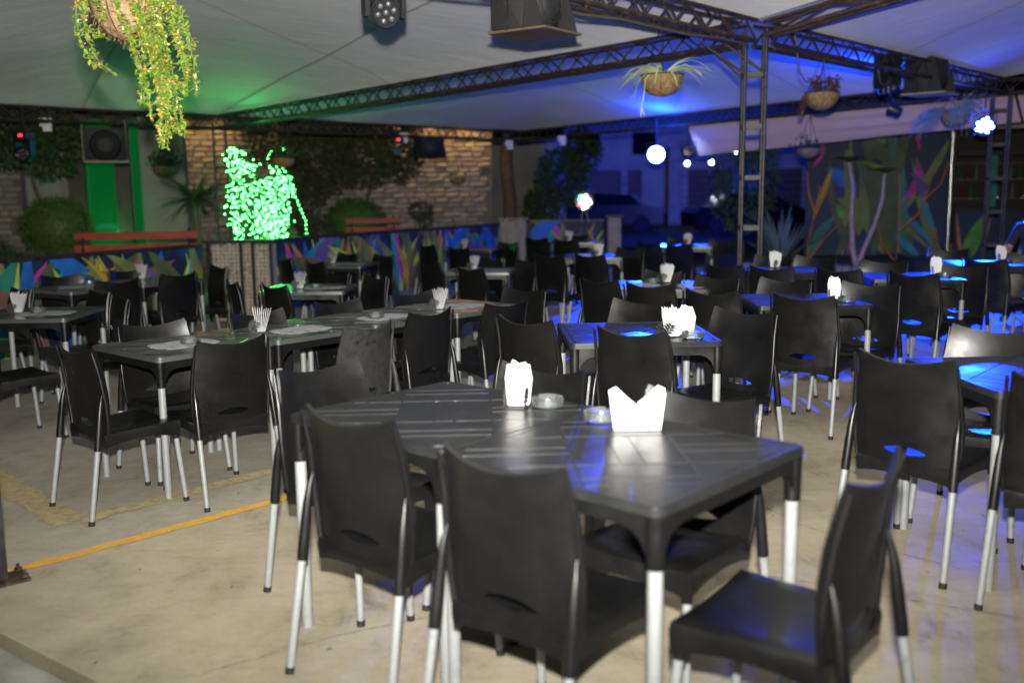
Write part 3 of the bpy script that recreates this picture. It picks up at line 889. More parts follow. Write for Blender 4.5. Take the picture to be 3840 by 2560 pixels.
bar = thing('bar', 'open bar with dark shelves, bottles and painted counter front', 'bar', (8.86, 19.85, 0), -0.26)
def rpart(name, x0, x1, y0, y1, z0, z1, m, par=bar):
    bm = new_bm(); add_box(bm, ((x0+x1)/2, (y0+y1)/2, (z0+z1)/2), (x1-x0, y1-y0, z1-z0)); return obj(name, bm, m, par)
cf = rpart('counter_front', 0.06, 4.5, 0.0, 0.15, 0, 1.0, 'mural_base_dark')
rpart('counter_top', 0.03, 4.55, -0.14, 0.55, 1.0, 1.09, 'black')
rpart('back_wall', 0.0, 4.6, 2.2, 2.3, 0, 3.4, 'dark_room')
rpart('side_wall', -0.02, 0.05, 0.16, 2.2, 0, 3.4, 'dark_room')
rpart('ceiling', 0.0, 4.6, -0.1, 2.2, 2.62, 2.7, 'concrete_wall')
rpart('ceiling_beam', 0.06, 4.6, -0.05, 0.1, 2.1, 2.2, 'black')
rpart('mullion', 0.62, 0.8, 0.0, 0.08, 1.09, 2.1, 'p_teal')
rpart('mullion', 2.6, 2.7, 0.0, 0.08, 1.09, 2.1, 'black')
for z in (1.25, 1.65, 2.0):
    rpart('shelf', 0.06, 4.5, 1.7, 2.19, z-0.03, z, 'brown_frame')
for a in [(0.25, 0.0, 0.1, 1.0, 0.06, 'orange'), (0.3, 0.0, 0.62, 0.95, 0.3, 'leaf'), (0.62, 0.0, 0.75, 1.0, 0.05, 'orange'), (0.9, 0.1, 1.35, 0.9, 0.4, 'leaf', -0.2), (1.0, 0.1, 1.3, 0.6, 0.3, 'night', -0.1), (1.4, 0.0, 1.5, 0.5, 0.3, 'teal'), (1.62, 0.2, 1.68, 0.75, 0.08, 'magenta'), (1.8, 0, 2.0, 1.0, 0.35, 'olive'), (2.1, 0, 2.15, 1.0, 0.05, 'orange'), (2.3, 0.1, 2.5, 1.0, 0.2, 'violet')]:
    paint(cf, leaf_poly(*a[:5], bend=a[6] if len(a) > 6 else 0.02), a[5], (0.07, 4.4, 0.0, 0.995))
def bottle_mesh(h, r):
    bm = new_bm(); add_lathe(bm, [(r, 0), (r, h*0.6), (r*0.4, h*0.75), (r*0.36, h), (0.0, h)], 10); return finish(bm, 'bottle', 50)
BOT = [(bottle_mesh(0.3, 0.036), 'bottle_g'), (bottle_mesh(0.27, 0.04), 'bottle_a'), (bottle_mesh(0.32, 0.034), 'bottle_c')]
for me, mm in BOT:
    me.materials.append(M[mm])
rb = random.Random(4)
LBL = ['dark green bottle standing on the back bar shelves', 'amber bottle standing on the back bar shelves', 'clear bottle standing on the back bar shelves']
bmx = Matrix.Translation(bar.location) @ Matrix.Rotation(-0.26, 4, 'Z')
for z in (1.25, 1.65):
    x = 0.25
    while x < 2.6:
        k = rb.randrange(3)
        p = bmx @ Vector((x, 1.88+rb.uniform(-0.05, 0.05), z+0.001))
        tag(obj('bottle', BOT[k][0], None, None, p), LBL[k], 'bottle', ['green bottles', 'amber bottles', 'clear bottles'][k]+' on the bar shelves')
        x += rb.uniform(0.1, 0.2)
bm = new_bm(); add_tube(bm, [(0, 0, 0), (0, 0, 3.0)], 0.035, 10)
tag(obj('steel_pole', bm, 'steel', None, (8.70, 19.6, 0.0), smooth=50), 'shiny steel pole at the corner of the painted bar wall', 'pole')
# garden bed at the foot of the painted wall
bm = new_bm()
import itertools
for i, j in itertools.product(range(14), range(10)):
    pass
g = []
for i in range(15):
    row = []
    for j in range(9):
        x = 4.4+i*0.33; y = 17.9+j*0.34-(i*0.09)
        ed = min(i, 14-i, j, 8-j)
        row.append(bm.verts.new((x, y, 0.004+(0 if ed == 0 else min(ed, 2)*0.09+random.uniform(-0.03, 0.04)))))
    g.append(row)
for i in range(14):
    for j in range(8):
        bm.faces.new((g[i][j], g[i+1][j], g[i+1][j+1], g[i][j+1]))
struct('garden_bed', bm, 'soil', smooth=60)
for i in range(26):
    bm = new_bm()
    bmesh.ops.create_icosphere(bm, subdivisions=2, radius=random.uniform(0.09, 0.16))
    for v in bm.verts:
        v.co = Vector((v.co.x*1.2, v.co.y, v.co.z*0.8))*random.uniform(0.88, 1.1)
    f = i/25
    tag(obj('border_rock', bm, 'rock', None, (4.3+f*4.6, 17.85-f*1.2+random.uniform(-0.06, 0.06), 0.07), (0, 0, random.uniform(0, 3)), smooth=50), 'rounded grey rock edging the garden bed', 'rock', 'rocks edging the garden bed')

# ------------------------------------------------------------------ chair
def back_shell():
    bm = new_bm()
    nu = 18
    us = [-1+2*i/nu for i in range(nu+1)]
    a = 0.42
    def pt(u, z):
        s = (z-0.43)/0.44
        hw = 0.203 + 0.022*math.sin(PI*min(1, max(0, s*1.15)))*1.0 - 0.004*s
        yb = -0.185 - 0.012*s - 0.05*s*s*s - 0.012*s*s
        cur = (0.02+0.03*s)*(u*u)          # edges come forward
        return Vector((u*hw, yb + cur, z))
    def top(u):
        return 0.833 + 0.037*(abs(u)**1.8)
    def low(u):
        return 0.405 + 0.012*(1-u*u)
    def slot(u, sg):
        c = 0.472
        k = max(0.0, 1-(u/a)**2)
        return c + sg*(0.022 if sg > 0 else 0.014)*k**0.7
    rows_low = [0.0, 0.5, 1.0]
    rows_up = [0, 0.1, 0.25, 0.42, 0.6, 0.78, 0.9, 0.97, 1.0]
    def patch(f0, f1, rows):
        g = []
        for r in rows:
            row = []
            for u in us:
                z0, z1 = f0(u), f1(u)
                uu = u
                if r > 0.9 and abs(u) > 0.97 and f1 is top:
                    uu = u*(1-0.02*(r-0.9)/0.1)
                row.append(bm.verts.new(pt(uu, z0+(z1-z0)*r)))
            g.append(row)
        for i in range(len(rows)-1):
            for j in range(nu):
                bm.faces.new((g[i][j], g[i][j+1], g[i+1][j+1], g[i+1][j]))
    patch(low, lambda u: slot(u, -1), rows_low)
    patch(lambda u: slot(u, 1), top, rows_up)
    bmesh.ops.remove_doubles(bm, verts=bm.verts, dist=0.0012)
    bmesh.ops.recalc_face_normals(bm, faces=bm.faces)
    bmesh.ops.solidify(bm, geom=list(bm.faces), thickness=0.011)
    # moulded pods that carry the rear legs, and side ribs
    for s in (-1, 1):
        add_tube(bm, [(s*0.211, -0.183, 0.64), (s*0.215, -0.194, 0.60), (s*0.217, -0.204, 0.55), (s*0.219, -0.214, 0.48), (s*0.221, -0.226, 0.40), (s*0.222, -0.230, 0.365)],
                 [0.003, 0.010, 0.0145, 0.017, 0.0175, 0.0175], 12)
        add_tube(bm, [(s*0.207, -0.217, 0.852), (s*0.213, -0.19, 0.74), (s*0.221, -0.172, 0.6), (s*0.217, -0.165, 0.5), (s*0.207, -0.165, 0.42)], [0.006, 0.009, 0.0105, 0.0105, 0.008], 8)
    return finish(bm, 'backrest', 45)

def seat_shell():
    bm = new_bm()
    n = 14
    g = []
    def outline(u, v):
        # u,v in -1..1 ; front wider than the rear
        hw = 0.205 + 0.006*v
        x, y = u*hw, 0.018 + v*0.197
        return x, y
    for i in range(n+1):
        row = []
        for j in range(n+1):
            u, v = -1+2*i/n, -1+2*j/n
            x, y = outline(u, v)
            z = 0.448 - 0.020*(1-u*u)*(1-v*v*0.5) + 0.006*v - (0.010 if max(abs(u), abs(v)) > 0.99 else 0)
            row.append(bm.verts.new((x, y, z)))
        g.append(row)
    for i in range(n):
        for j in range(n):
            bm.faces.new((g[i][j], g[i+1][j], g[i+1][j+1], g[i][j+1]))
    loop = [(i, 0) for i in range(n)] + [(n, j) for j in range(n)] + [(i, n) for i in range(n, 0, -1)] + [(0, j) for j in range(n, 0, -1)]
    prev = [g[i][j] for i, j in loop]
    for lv, out in ((0.3, 0.004), (1.0, 0.0)):
        cur = []
        for i, j in loop:
            u, v = -1+2*i/n, -1+2*j/n
            x, y = outline(u, v)
            if abs(v) > 0.99:                       # front and rear aprons arch between the legs
                zb = 0.378 - 0.018*abs(u)**3 if v > 0 else 0.376 - 0.016*abs(u)**3
            else:
                zb = 0.388 - 0.028*abs(v)**2.0
            zt = g[i][j].co.z
            m = max(abs(u), abs(v))
            k = 1+out/0.2
            cur.append(bm.verts.new((x*k, 0.018+(y-0.018)*k, zt+(zb-zt)*lv)))
        L = len(loop)
        for q in range(L):
            bm.faces.new((prev[q], prev[(q+1) % L], cur[(q+1) % L], cur[q]))
        prev = cur
    bmesh.ops.recalc_face_normals(bm, faces=bm.faces)
    bmesh.ops.solidify(bm, geom=list(bm.faces), thickness=0.006)
    for s in (-1, 1):
        add_tube(bm, [(s*0.188, 0.192, 0.432), (s*0.194, 0.198, 0.345)], [0.0185, 0.0175], 12)
    return finish(bm, 'seat', 40)

def leg_mesh(p, q, r=0.0138):
    bm = new_bm(); add_tube(bm, [p, Vector(p).lerp(Vector(q), 0.5), q], r, 12)
    me = finish(bm, 'leg', 50); me.materials.append(M['alu']); return me
def cap_mesh(q, d):
    q = Vector(q); d = Vector(d).normalized()
    bm = new_bm(); add_tube(bm, [q - d*0.018, q + d*0.004], 0.0152, 12)
    me = finish(bm, 'foot_cap', 50); me.materials.append(M['rubber']); return me

SEAT, BACK = seat_shell(), back_shell()
SEAT.materials.append(M['plastic']); BACK.materials.append(M['plastic'])
LEGS = []
for s in (-1, 1):
    for p, q in (((s*0.222, -0.228, 0.385), (s*0.232, -0.292, 0.006)), ((s*0.194, 0.198, 0.36), (s*0.212, 0.226, 0.006))):
        LEGS.append((leg_mesh(p, q), cap_mesh(q, Vector(q)-Vector(p))))
proto = thing('chair', 'x', 'chair', (0, 0, 0), 0, 'black plastic chairs with aluminium legs')
obj('seat', SEAT, None, proto)
obj('backrest', BACK, None, proto)
for a, b_ in LEGS:
    l = obj('leg', a, None, proto)
    obj('foot_cap', b_, None, l)

CHAIRS = []
def chair(kind, x, y, th, low, label, worn=False):
    """x,y: middle of the backrest's top; th: direction of the top edge in degrees; kind a faces away, t towards the camera"""
    a = math.radians(th)
    fwd = Vector((-math.sin(a), math.cos(a), 0))
    if kind == 't':
        fwd = -fwd
    rr = random.Random(int(x*1000)+int(y*777))
    o = proto if not CHAIRS else copy_tree(proto)
    k = 0.948 if low else 0.9415      # seen top edge lies at 0.87 m
    p = Vector((x*k, y*k, 0)) + fwd*0.235
    o.location = (p.x, p.y, GZ if low else 0.0)
    o.rotation_euler = (0, 0, math.atan2(-fwd.x, fwd.y))
    o['label'] = label
    if worn:
        for ch in o.children:
            if ch.name.startswith('backrest'):
                ch.data = BACK.copy(); ch.data.materials.clear(); ch.data.materials.append(M['plastic_worn'])
                ch['label'] = 'scuffed grey backrest'
    CHAIRS.append(o)
    return o
B = 'black chair '
for c in [
 ('a', -0.05, 2.48, -39, 0, B+'nearest the camera, its back filling the bottom centre'),
 ('a', -0.54, 3.01, -40, 0, B+'at left front of the nearest tables, blue spot on its back'),
 ('t', -0.81, 3.97, 50, 0, B+'at the left end of the nearest joined tables'),
 ('t', 0.14, 3.85, -40, 0, B+'behind the ashtray on the nearest tables'),
 ('t', 0.66, 3.31, -40, 0, B+'behind the V shaped napkins on the nearest table'),
 ('a', 0.93, 2.36, 53, 0, B+'seen from the side at bottom right, seat pointing left'),
 ('a', -2.33, 5.10, -43, 1, B+'at the near left end of the long glossy table row'),
 ('a', -1.52, 5.31, 44, 1, B+'back to us at the first table of the long row'),
 ('t', -2.26, 6.10, 44, 1, B+'behind the left ashtray of the long glossy row'),
 ('t', -1.74, 6.61, 50, 1, B+'behind the left napkin holder of the long glossy row'),
 ('a', -0.84, 5.84, 55, 1, B+'with scuffed stained grey back at the long row', True),
 ('a', -0.52, 6.49, 52, 1, B+'just right of the scuffed grey chair, back to us'),
 ('t', -1.31, 7.23, 46, 1, B+'behind the second placemat of the long glossy row'),
 ('t', -0.80, 7.80, 44, 1, B+'behind the right end of the long glossy row'),
 ('a', -0.02, 6.96, 46, 1, B+'last on the near side of the long row, at its right end'),
 ('a', 0.05, 5.32, -46, 0, B+'at the left side of the blue table with two napkin bunches'),
 ('a', 0.58, 4.84, -40, 0, B+'in front of the blue table with two napkin bunches'),
 ('t', 0.84, 6.19, -38, 0, B+'behind the blue table with two napkin bunches'),
 ('t', 1.36, 5.63, -50, 0, B+'right of the blue table with two napkin bunches'),
 ('a', 1.36, 6.72, -42, 0, B+'left of the blue table that has napkins right of middle'),
 ('a', 0.67, 7.69, -52, 0, B+'left of the table with two white placemats, blue rim light'),
 ('a', 1.01, 7.27, -40, 0, B+'in front of the table with two white placemats'),
 ('t', 1.34, 8.48, -48, 0, B+'behind the napkins on the table with two white placemats'),
 ('t', 1.67, 7.87, -52, 0, B+'right of the table with two white placemats, below the column'),
 ('a', 1.95, 9.05, -48, 0, B+'just left of the foot of the middle column'),
 ('a', 1.89, 6.35, -38, 0, B+'back to us in front of the blue table right of middle'),
 ('t', 2.13, 7.57, -44, 0, B+'facing us behind the blue table right of middle'),
 ('a', 2.81, 8.45, -47, 0, B+'between the middle column table and the far blue table'),
 ('t', 2.64, 7.17, -42, 0, B+'right of the blue table right of middle, beside the ashtray'),
 ('t', 3.57, 9.38, -36, 0, B+'behind the second blue table from the right'),
 ('a', 3.25, 7.95, -50, 0, B+'back to us in front of the second blue table from the right'),
 ('a', 4.16, 10.10, -47, 0, B+'with blue rim, left of the rightmost far table'),
 ('t', 4.93, 11.04, -36, 0, B+'farthest right facing us, under the painted counter'),
 ('a', 4.53, 9.40, -52, 0, B+'back to us in front of the rightmost far table'),
 ('t', 4.06, 8.79, -46, 0, B+'right of the second blue table from the right'),
 ('a', 1.61, 3.99, -48, 0, B+'back to us left of the wet blue table at right'),
 ('t', 2.40, 4.79, -40, 0, B+'behind the wet blue table at the right edge'),
 ('a', 2.00, 3.44, -42, 0, B+'cut by the right edge in front of the wet blue table'),
 ('t', -3.39, 8.12, -46, 1, B+'behind the leftmost table, its right back corner'),
 ('t', -2.98, 7.57, -58, 1, B+'at the right side of the leftmost table, edge on'),
 ('a', -3.66, 6.57, -42, 1, B+'cut by the left edge with its seat showing'),
 ('t', -4.2, 8.45, -42, 1, B+'behind the leftmost napkin holder at the left edge'),
 ('t', -4.60, 9.99, 46, 1, B+'against the mural wall, left of two behind the far left tables'),
 ('t', -4.16, 10.60, 48, 1, B+'against the mural wall, right of two behind the far left tables'),
 ('a', -3.70, 9.24, 48, 1, B+'back to us at the far left tables, left of two'),
 ('a', -3.36, 9.95, 54, 1, B+'back to us at the far left tables, right of two'),
 ('t', -3.22, 10.93, -50, 1, B+'at the right end of the far left tables near the gabion'),
 ('a', -2.58, 8.94, -62, 1, B+'seen edge on in front of the wide gabion'),
 ('a', -2.10, 8.54, -46, 1, B+'left of the table with green reflection and napkins'),
 ('a', -2.83, 12.15, -54, 1, B+'left of the small table in front of the mural wall'),
 ('a', -2.34, 11.56, -48, 1, B+'in front of the small table before the mural wall'),
 ('t', -2.16, 13.15, -42, 1, B+'behind the small table before the mural wall'),
 ('t', -1.61, 12.65, -46, 1, B+'right of the small table before the mural wall'),
 ('t', -1.69, 9.75, -50, 1, B+'behind the table with green reflection and napkins'),
 ('t', -1.26, 9.32, -52, 1, B+'right of the table with green reflection and napkins'),
 ('a', -1.31, 14.96, -50, 1, B+'tall brown looking, left of the tables by the mural centre'),
 ('a', -0.94, 10.95, -52, 1, B+'left of the table with an orange lit corner'),
 ('a', -0.77, 14.02, -44, 1, B+'in front of the far table near the mural end'),
 ('a', -0.45, 10.23, -46, 1, B+'in front of the table with an orange lit corner'),
 ('t', -0.02, 15.45, -44, 1, B+'right of the far table near the mural end'),
 ('t', -0.20, 11.76, -48, 1, B+'behind the table with an orange lit corner'),
 ('a', 0.37, 14.73, -42, 0, B+'left of the farthest table under the multicoloured lamp'),
 ('a', 0.78, 14.28, -38, 0, B+'in front of the farthest table under the multicoloured lamp'),
 ('t', 0.23, 11.30, -46, 1, B+'right of the table with an orange lit corner, green sheen'),
 ('a', 0.40, 10.84, -44, 0, B+'left of the far blue table with a long bare leg'),
 ('a', 0.84, 10.76, -42, 0, B+'in front of the far blue table with a long bare leg'),
 ('t', 1.46, 11.90, -48, 0, B+'right of the far blue table with a long bare leg'),
 ('a', 1.85, 13.40, -50, 0, B+'left of the table below the bright spotlight'),
 ('a', 2.15, 12.75, -48, 0, B+'in front of the table below the bright spotlight'),
 ('t', 2.50, 14.40, -40, 0, B+'behind the table below the bright spotlight'),
 ('t', 2.95, 13.63, -40, 0, B+'right of the table below the bright spotlight'),
 ('t', 3.14, 10.11, -40, 0, B+'right of the table behind the middle column'),
 ('t', 2.78, 10.35, -44, 0, B+'behind the table by the middle column, half hidden'),
 ('a', 2.30, 8.72, -40, 0, B+'in front of the table behind the middle column'),
 ('t', 0.12, 7.99, -40, 1, B+'brownish, facing the right end of the long glossy row'),
 ('t', 1.10, 15.85, -40, 0, B+'behind the farthest table under the multicoloured lamp'),
 ('t', 5.40, 10.17, -42, 0, B+'cut by the right edge beside the rightmost far table'),
 ('t', 6.38, 11.86, -42, 0, B+'at the right edge, occupied by a person in navy'),
]:
    chair(*c)

# ------------------------------------------------------------------ tables
def basket_pattern(bm, half, z0, z1):
    """moulded diagonal basket-weave plates clipped to the table's face"""
    bs, gap = 0.33, 0.010
    c45 = math.cos(PI/4)
    for i in range(-4, 5):
        for j in range(-4, 5):
            horiz = (i+j) % 2 == 0
            for k in range(3):
                a0, a1 = (0, 0.13, 0.2)[k]+gap/2, (0.13, 0.2, 0.33)[k]-gap/2
                b0, b1 = gap/2, bs-gap/2
                q = [(b0, a0), (b1, a0), (b1, a1), (b0, a1)] if horiz else [(a0, b0), (a1, b0), (a1, b1), (a0, b1)]
                q = [((x+i*bs-bs/2), (y+j*bs-bs/2)) for x, y in q]
                q = [((x-y)*c45, (x+y)*c45) for x, y in q]
                q = clip_poly(q, -half, half, -half, half)
                r = []
                for p in q:
                    if not r or abs(p[0]-r[-1][0])+abs(p[1]-r[-1][1]) > 1e-4: r.append(p)
                if len(r) > 2 and abs(r[0][0]-r[-1][0])+abs(r[0][1]-r[-1][1]) < 1e-4: r.pop()
                ar = abs(sum(r[m][0]*r[(m+1) % len(r)][1]-r[(m+1) % len(r)][0]*r[m][1] for m in range(len(r))))/2 if len(r) >= 3 else 0
                if ar > 4e-4:
                    add_prism(bm, r, z0, z1)
def rrect(h, r, n=4):
    pts = []
    for cx, cy, a0 in ((h-r, h-r, 0), (-h+r, h-r, 90), (-h+r, -h+r, 180), (h-r, -h+r, 270)):
        for k in range(n+1):
            a = math.radians(a0+90*k/n)
            pts.append((cx+r*math.cos(a), cy+r*math.sin(a)))
    return pts
def table_top():
    bm = new_bm()
    add_prism(bm, rrect(0.4, 0.035), 0.742, 0.7645)
    add_prism(bm, rrect(0.395, 0.03), 0.7645, 0.7665)
    # raised rim
    o, i_ = rrect(0.395, 0.03), rrect(0.372, 0.016)
    n = len(o)
    ring = []
    for pts, z in ((o, 0.7665), (o, 0.7692), (i_, 0.7692), (i_, 0.7665)):
        ring.append([bm.verts.new((p[0], p[1], z)) for p in pts])
    for q in range(3):
        for k in range(n):
            bm.faces.new((ring[q][k], ring[q][(k+1) % n], ring[q+1][(k+1) % n], ring[q+1][k]))
    basket_pattern(bm, 0.366, 0.7665, 0.7688)
    return finish(bm, 'tabletop', 35)
def apron():
    bm = new_bm()
    pts = [(-0.375, 0.744), (0.375, 0.744), (0.375, 0.615)]
    for k in range(9):
        a = math.radians(90*k/8)
        pts.append((0.352-0.085*(1-math.cos(a)), 0.615+0.085*math.sin(a)))
    pts += [(-p[0], p[1]) for p in pts[3:][::-1]] + [(-0.375, 0.615)]
    add_prism(bm, pts, -0.385, -0.372, lambda a, b, c: Vector((a, c, b)))
    return finish(bm, 'apron', 35)
TOP, APR = table_top(), apron()
TOP.materials.append(M['tabletop']); APR.materials.append(M['plastic'])
bm = new_bm(); add_tube(bm, [(0, 0, 0.605), (0, 0, 0.65), (0, 0, 0.742)], [0.025, 0.026, 0.028], 14); SLV = finish(bm, 'leg_sleeve', 50); SLV.materials.append(M['plastic'])
bm = new_bm(); add_tube(bm, [(0, 0, 0.0), (0, 0, 0.61)], 0.0205, 14); TLEG = finish(bm, 'leg', 50); TLEG.materials.append(M['alu'])
tproto = thing('table', 'x', 'table', group='square black plastic tables')
obj('tabletop', TOP, None, tproto)
for k in range(4):
    obj('apron', APR, None, tproto, (0, 0, 0), (0, 0, k*PI/2))
for sx in (-1, 1):
    for sy in (-1, 1):
        l = obj('leg', TLEG, None, tproto, (sx*0.37, sy*0.37, 0))
        obj('leg_sleeve', SLV, None, l)
TABLES = {}
TOP2 = TOP.copy(); TOP2.materials.clear(); TOP2.materials.append(M['tabletop_gloss'])
def table(key, x, y, deg, low, label, s=1.0):
    o = tproto if not TABLES else copy_tree(tproto)
    k = 0.965 if low else 0.961
    o.location = (x*k, y*k, GZ if low else 0.0)
    o.rotation_euler = (0, 0, math.radians(deg))
    o.scale = (s*k, s*k, 1)
    o['label'] = label
    if key in 'A B C D R S1 S2 Q P N'.split():
        for ch in o.children:
            if ch.name.startswith('tabletop'):
                ch.data = TOP2
    TABLES[key] = o
T_ = 'black plastic table '
for t_ in [
 ('near1', 0.333, 2.885, 47.5, 0, T_+'nearest the camera, holding V shaped napkins', 1.0),
 ('near2', -0.243, 3.445, 47.5, 0, T_+'joined behind the nearest one, holding the big glass ashtray', 1.0),
 ('E', 0.68, 5.37, 2, 0, T_+'lit blue with two napkin bunches and an ashtray at centre', 1.0),
 ('G', 2.03, 6.87, 0, 0, T_+'lit blue right of the middle, napkins at its right corner', 0.97),
 ('T', 2.20, 4.06, 4, 0, T_+'glowing wet blue at the right edge', 0.97),
 ('H', 3.50, 8.60, -10, 0, T_+'second blue one from the right with napkins and ashtray', 0.95),
 ('I', 4.86, 9.95, -12, 0, T_+'rightmost of the far blue ones', 0.95),
 ('J', 2.62, 9.45, 0, 0, T_+'just behind the foot of the middle column', 0.95),
 ('K', 2.48, 13.78, -15, 0, T_+'below the bright blue spotlight', 0.95),
 ('L', 1.0, 11.8, -8, 0, T_+'far blue one with a long bare aluminium leg', 0.92),
 ('M', 0.98, 15.15, -8, 0, T_+'farthest, under the multicoloured lamp', 0.9),
 ('F', 1.24, 8.06, -8, 0, T_+'with two white placemats and a leaf napkin holder', 0.94),
 ('A', -1.946, 5.743, 48.9, 1, T_+'first of the glossy row from the left, with ashtray', 0.955),
 ('B', -1.439, 6.323, 48.9, 1, T_+'second of the glossy row, with leaf napkin holder', 0.955),
 ('C', -0.932, 6.903, 48.9, 1, T_+'third of the glossy row, with placemat and ashtray', 0.955),
 ('D', -0.426, 7.483, 48.9, 1, T_+'last of the glossy row on the right', 0.955),
 ('N', -0.33, 10.95, -6, 1, T_+'with an orange lit corner in front of the mural wall', 0.92),
 ('O', -0.55, 14.95, -15, 1, T_+'far one near the right end of the long mural wall', 0.95),
 ('P', -2.10, 12.15, -10, 1, T_+'small looking, right in front of the long mural wall', 0.95),
 ('Q', -1.88, 9.1, 0, 1, T_+'with a bright green reflection, right of the gabion', 0.98),
 ('R', -3.60, 7.36, 2, 1, T_+'leftmost, cut by the left edge, with leaf napkin holder', 0.97),
 ('S1', -4.15, 9.45, 58, 1, T_+'left of two joined before the left mural wall', 0.97),
 ('S2', -3.735, 10.115, 58, 1, T_+'right of two joined before the left mural wall', 0.97)]:
    table(*t_)
UP, LO = 0.7694, 0.7694+GZ
# ------------------------------------------------------------------ table ware
def napkin_sheet(kind, seed):
    r = random.Random(seed)
    bm = new_bm()
    if kind == 'v':
        for s in (-1, 1):
            for k in range(7):
                y = -0.02+k*0.0065+r.uniform(-0.001, 0.001)
                h = 0.128 - abs(k-3)*0.004 + r.uniform(-0.004, 0.004)
                w = 0.078
                poly = [(s*0.002, 0.002), (s*w*0.92, 0.002), (s*(w+0.006+r.uniform(0, 0.004)), h), (s*(w-0.012), h+0.008+r.uniform(-0.003, 0.003)), (s*0.006, 0.082+r.uniform(-0.003, 0.003))]
                add_prism(bm, poly, y, y+0.0022, lambda a, b, c: Vector((a, c, b)))
    else:
        for k in range(9):
            x = -0.012+k*0.005
            h = 0.15 + r.uniform(-0.012, 0.01) - abs(k-4)*0.002
            lean = (k-3)*0.0045
            w0, w1 = 0.034, 0.03
            p = [(-w0, 0.002), (w0, 0.002), (w0*1.1, h*0.66), (w1*0.75+r.uniform(-0.005, 0.005), h), (0.0, h*(0.9+r.uniform(-0.03, 0.06))), (-w1*0.7+r.uniform(-0.006, 0.006), h*0.95), (-w0*1.1, h*0.62)]
            add_prism(bm, p, 0, 0.0022, lambda a, b, c, x=x, lean=lean: Vector((x+c+lean*(b/0.12)*1.6, a, b)))
    me = finish(bm, 'napkin_stack'); me.materials.append(M['napkin']); return me
def leaf_plate():
    """cut-out split-leaf plate of a napkin holder, in the x-z plane"""
    bm = new_bm()
    fr = lambda a, b, c: Vector((a, c, b))
    add_prism(bm, [(-0.052, 0), (0.052, 0), (0.052, 0.006), (-0.052, 0.006)], 0, 0.003, fr)
    add_prism(bm, leaf_poly(-0.04, 0.004, 0.03, 0.095, 0.008, 0.06), 0, 0.003, fr)
    for k in range(5):
        s = 0.1+k*0.17
        bx, bz = -0.04+0.07*s, 0.004+0.091*s
        for sg in (-1, 1):
            L = 0.05*math.sin(PI*(0.18+s*0.8))+0.008
            a = math.radians(52 + sg*(-62) + 8*k*0.4) if sg > 0 else math.radians(52+72)
            ex, ez = bx+math.cos(a)*L, max(0.007, bz+math.sin(a)*L)
            if math.hypot(ex-bx, ez-bz) > 0.008:
                add_prism(bm, leaf_poly(bx, bz, ex, ez, 0.014, 0.12*sg, 5, 0.5), 0, 0.003, fr)
    me = finish(bm, 'leaf_plate'); me.materials.append(M['black']); return me
NV, NS1, NS2, PLATE = napkin_sheet('v', 1), napkin_sheet('s', 2), napkin_sheet('s', 3), leaf_plate()
bm = new_bm(); add_box(bm, (0, 0, 0.0015), (0.104, 0.07, 0.003)); HB = finish(bm, 'base'); HB.materials.append(M['black'])
def on_table(x, y, z):
    k = 0.965 if z < 0.72 else 0.961
    return x*k, y*k, z
def napkins(key, x, y, z, deg, where, kind='s', holder=True):
    x, y, z = on_table(x, y, z)
    if holder:
        t = thing('napkin_holder', 'black leaf shaped napkin holder '+where, 'napkin holder', (x, y, z), math.radians(deg), 'black leaf napkin holders')
        obj('base', HB, None, t)
        obj('leaf_plate', PLATE, None, t, (-0.03, -0.039, 0.003), None, (0.72, 1, 0.72))
        obj('leaf_plate', PLATE, None, t, (-0.03, 0.036, 0.003), None, (0.72, 1, 0.72))
    me = NV if kind == 'v' else random.choice((NS1, NS2))
    tag(obj('napkin_stack', me, None, None, (x, y, z+(0.0035 if holder else 0.0005)), (0, 0, math.radians(deg))), 'white paper napkins standing '+where, 'napkins', 'bunches of white napkins')
napkins('near1', 0.405, 3.13, UP, 2, 'in a V on the nearest table', 'v', False)
napkins('near2', 0.02, 3.50, UP, 75, 'beside the big ashtray on the nearest joined tables')
napkins('E', 0.845, 5.17, UP, 20, 'on the blue table at centre')
for k, x, y, z, d, w_ in [
 ('F', 1.3, 8.26, UP, 10, 'between the two white placemats'), ('G', 2.25, 6.80, UP, 80, 'on the blue table right of the middle'),
 ('H', 3.76, 8.66, UP, 80, 'on the second blue table from the right'), ('I', 5.1, 10.2, UP, 85, 'on the rightmost far blue table'),
 ('J', 2.60, 9.68, UP, 40, 'on the table by the middle column'), ('K', 2.5, 13.98, UP, 20, 'on the table below the spotlight'),
 ('L', 1.02, 11.62, UP, 15, 'on the far blue table with the long bare leg'), ('M', 0.89, 15.3, UP, 15, 'on the farthest table'),
 ('N', -0.43, 11.1, LO, 10, 'on the table with the orange lit corner'), ('O', -0.72, 15.05, LO, 10, 'on the far table near the mural end'),
 ('P', -2.24, 12.3, LO, 10, 'on the small table before the long mural wall'), ('Q', -1.96, 9.02, LO, 12, 'on the table with green reflection'),
 ('R', -3.74, 7.38, LO, 15, 'on the leftmost table'), ('S2', -3.9, 10.3, LO, 30, 'on the far left joined tables'),
 ('B', -1.60, 6.17, LO, 12, 'on the second table of the glossy row'), ('D', -0.55, 7.30, LO, 10, 'on the last table of the glossy row')]:
    napkins(k, x, y, z, d, w_)
tag(obj('napkin_stack', NS2, None, None, on_table(0.935, 5.235, UP+0.0005), (0, 0, math.radians(60))), 'second white napkin bunch leaning right on the centre blue table', 'napkins', 'bunches of white napkins')
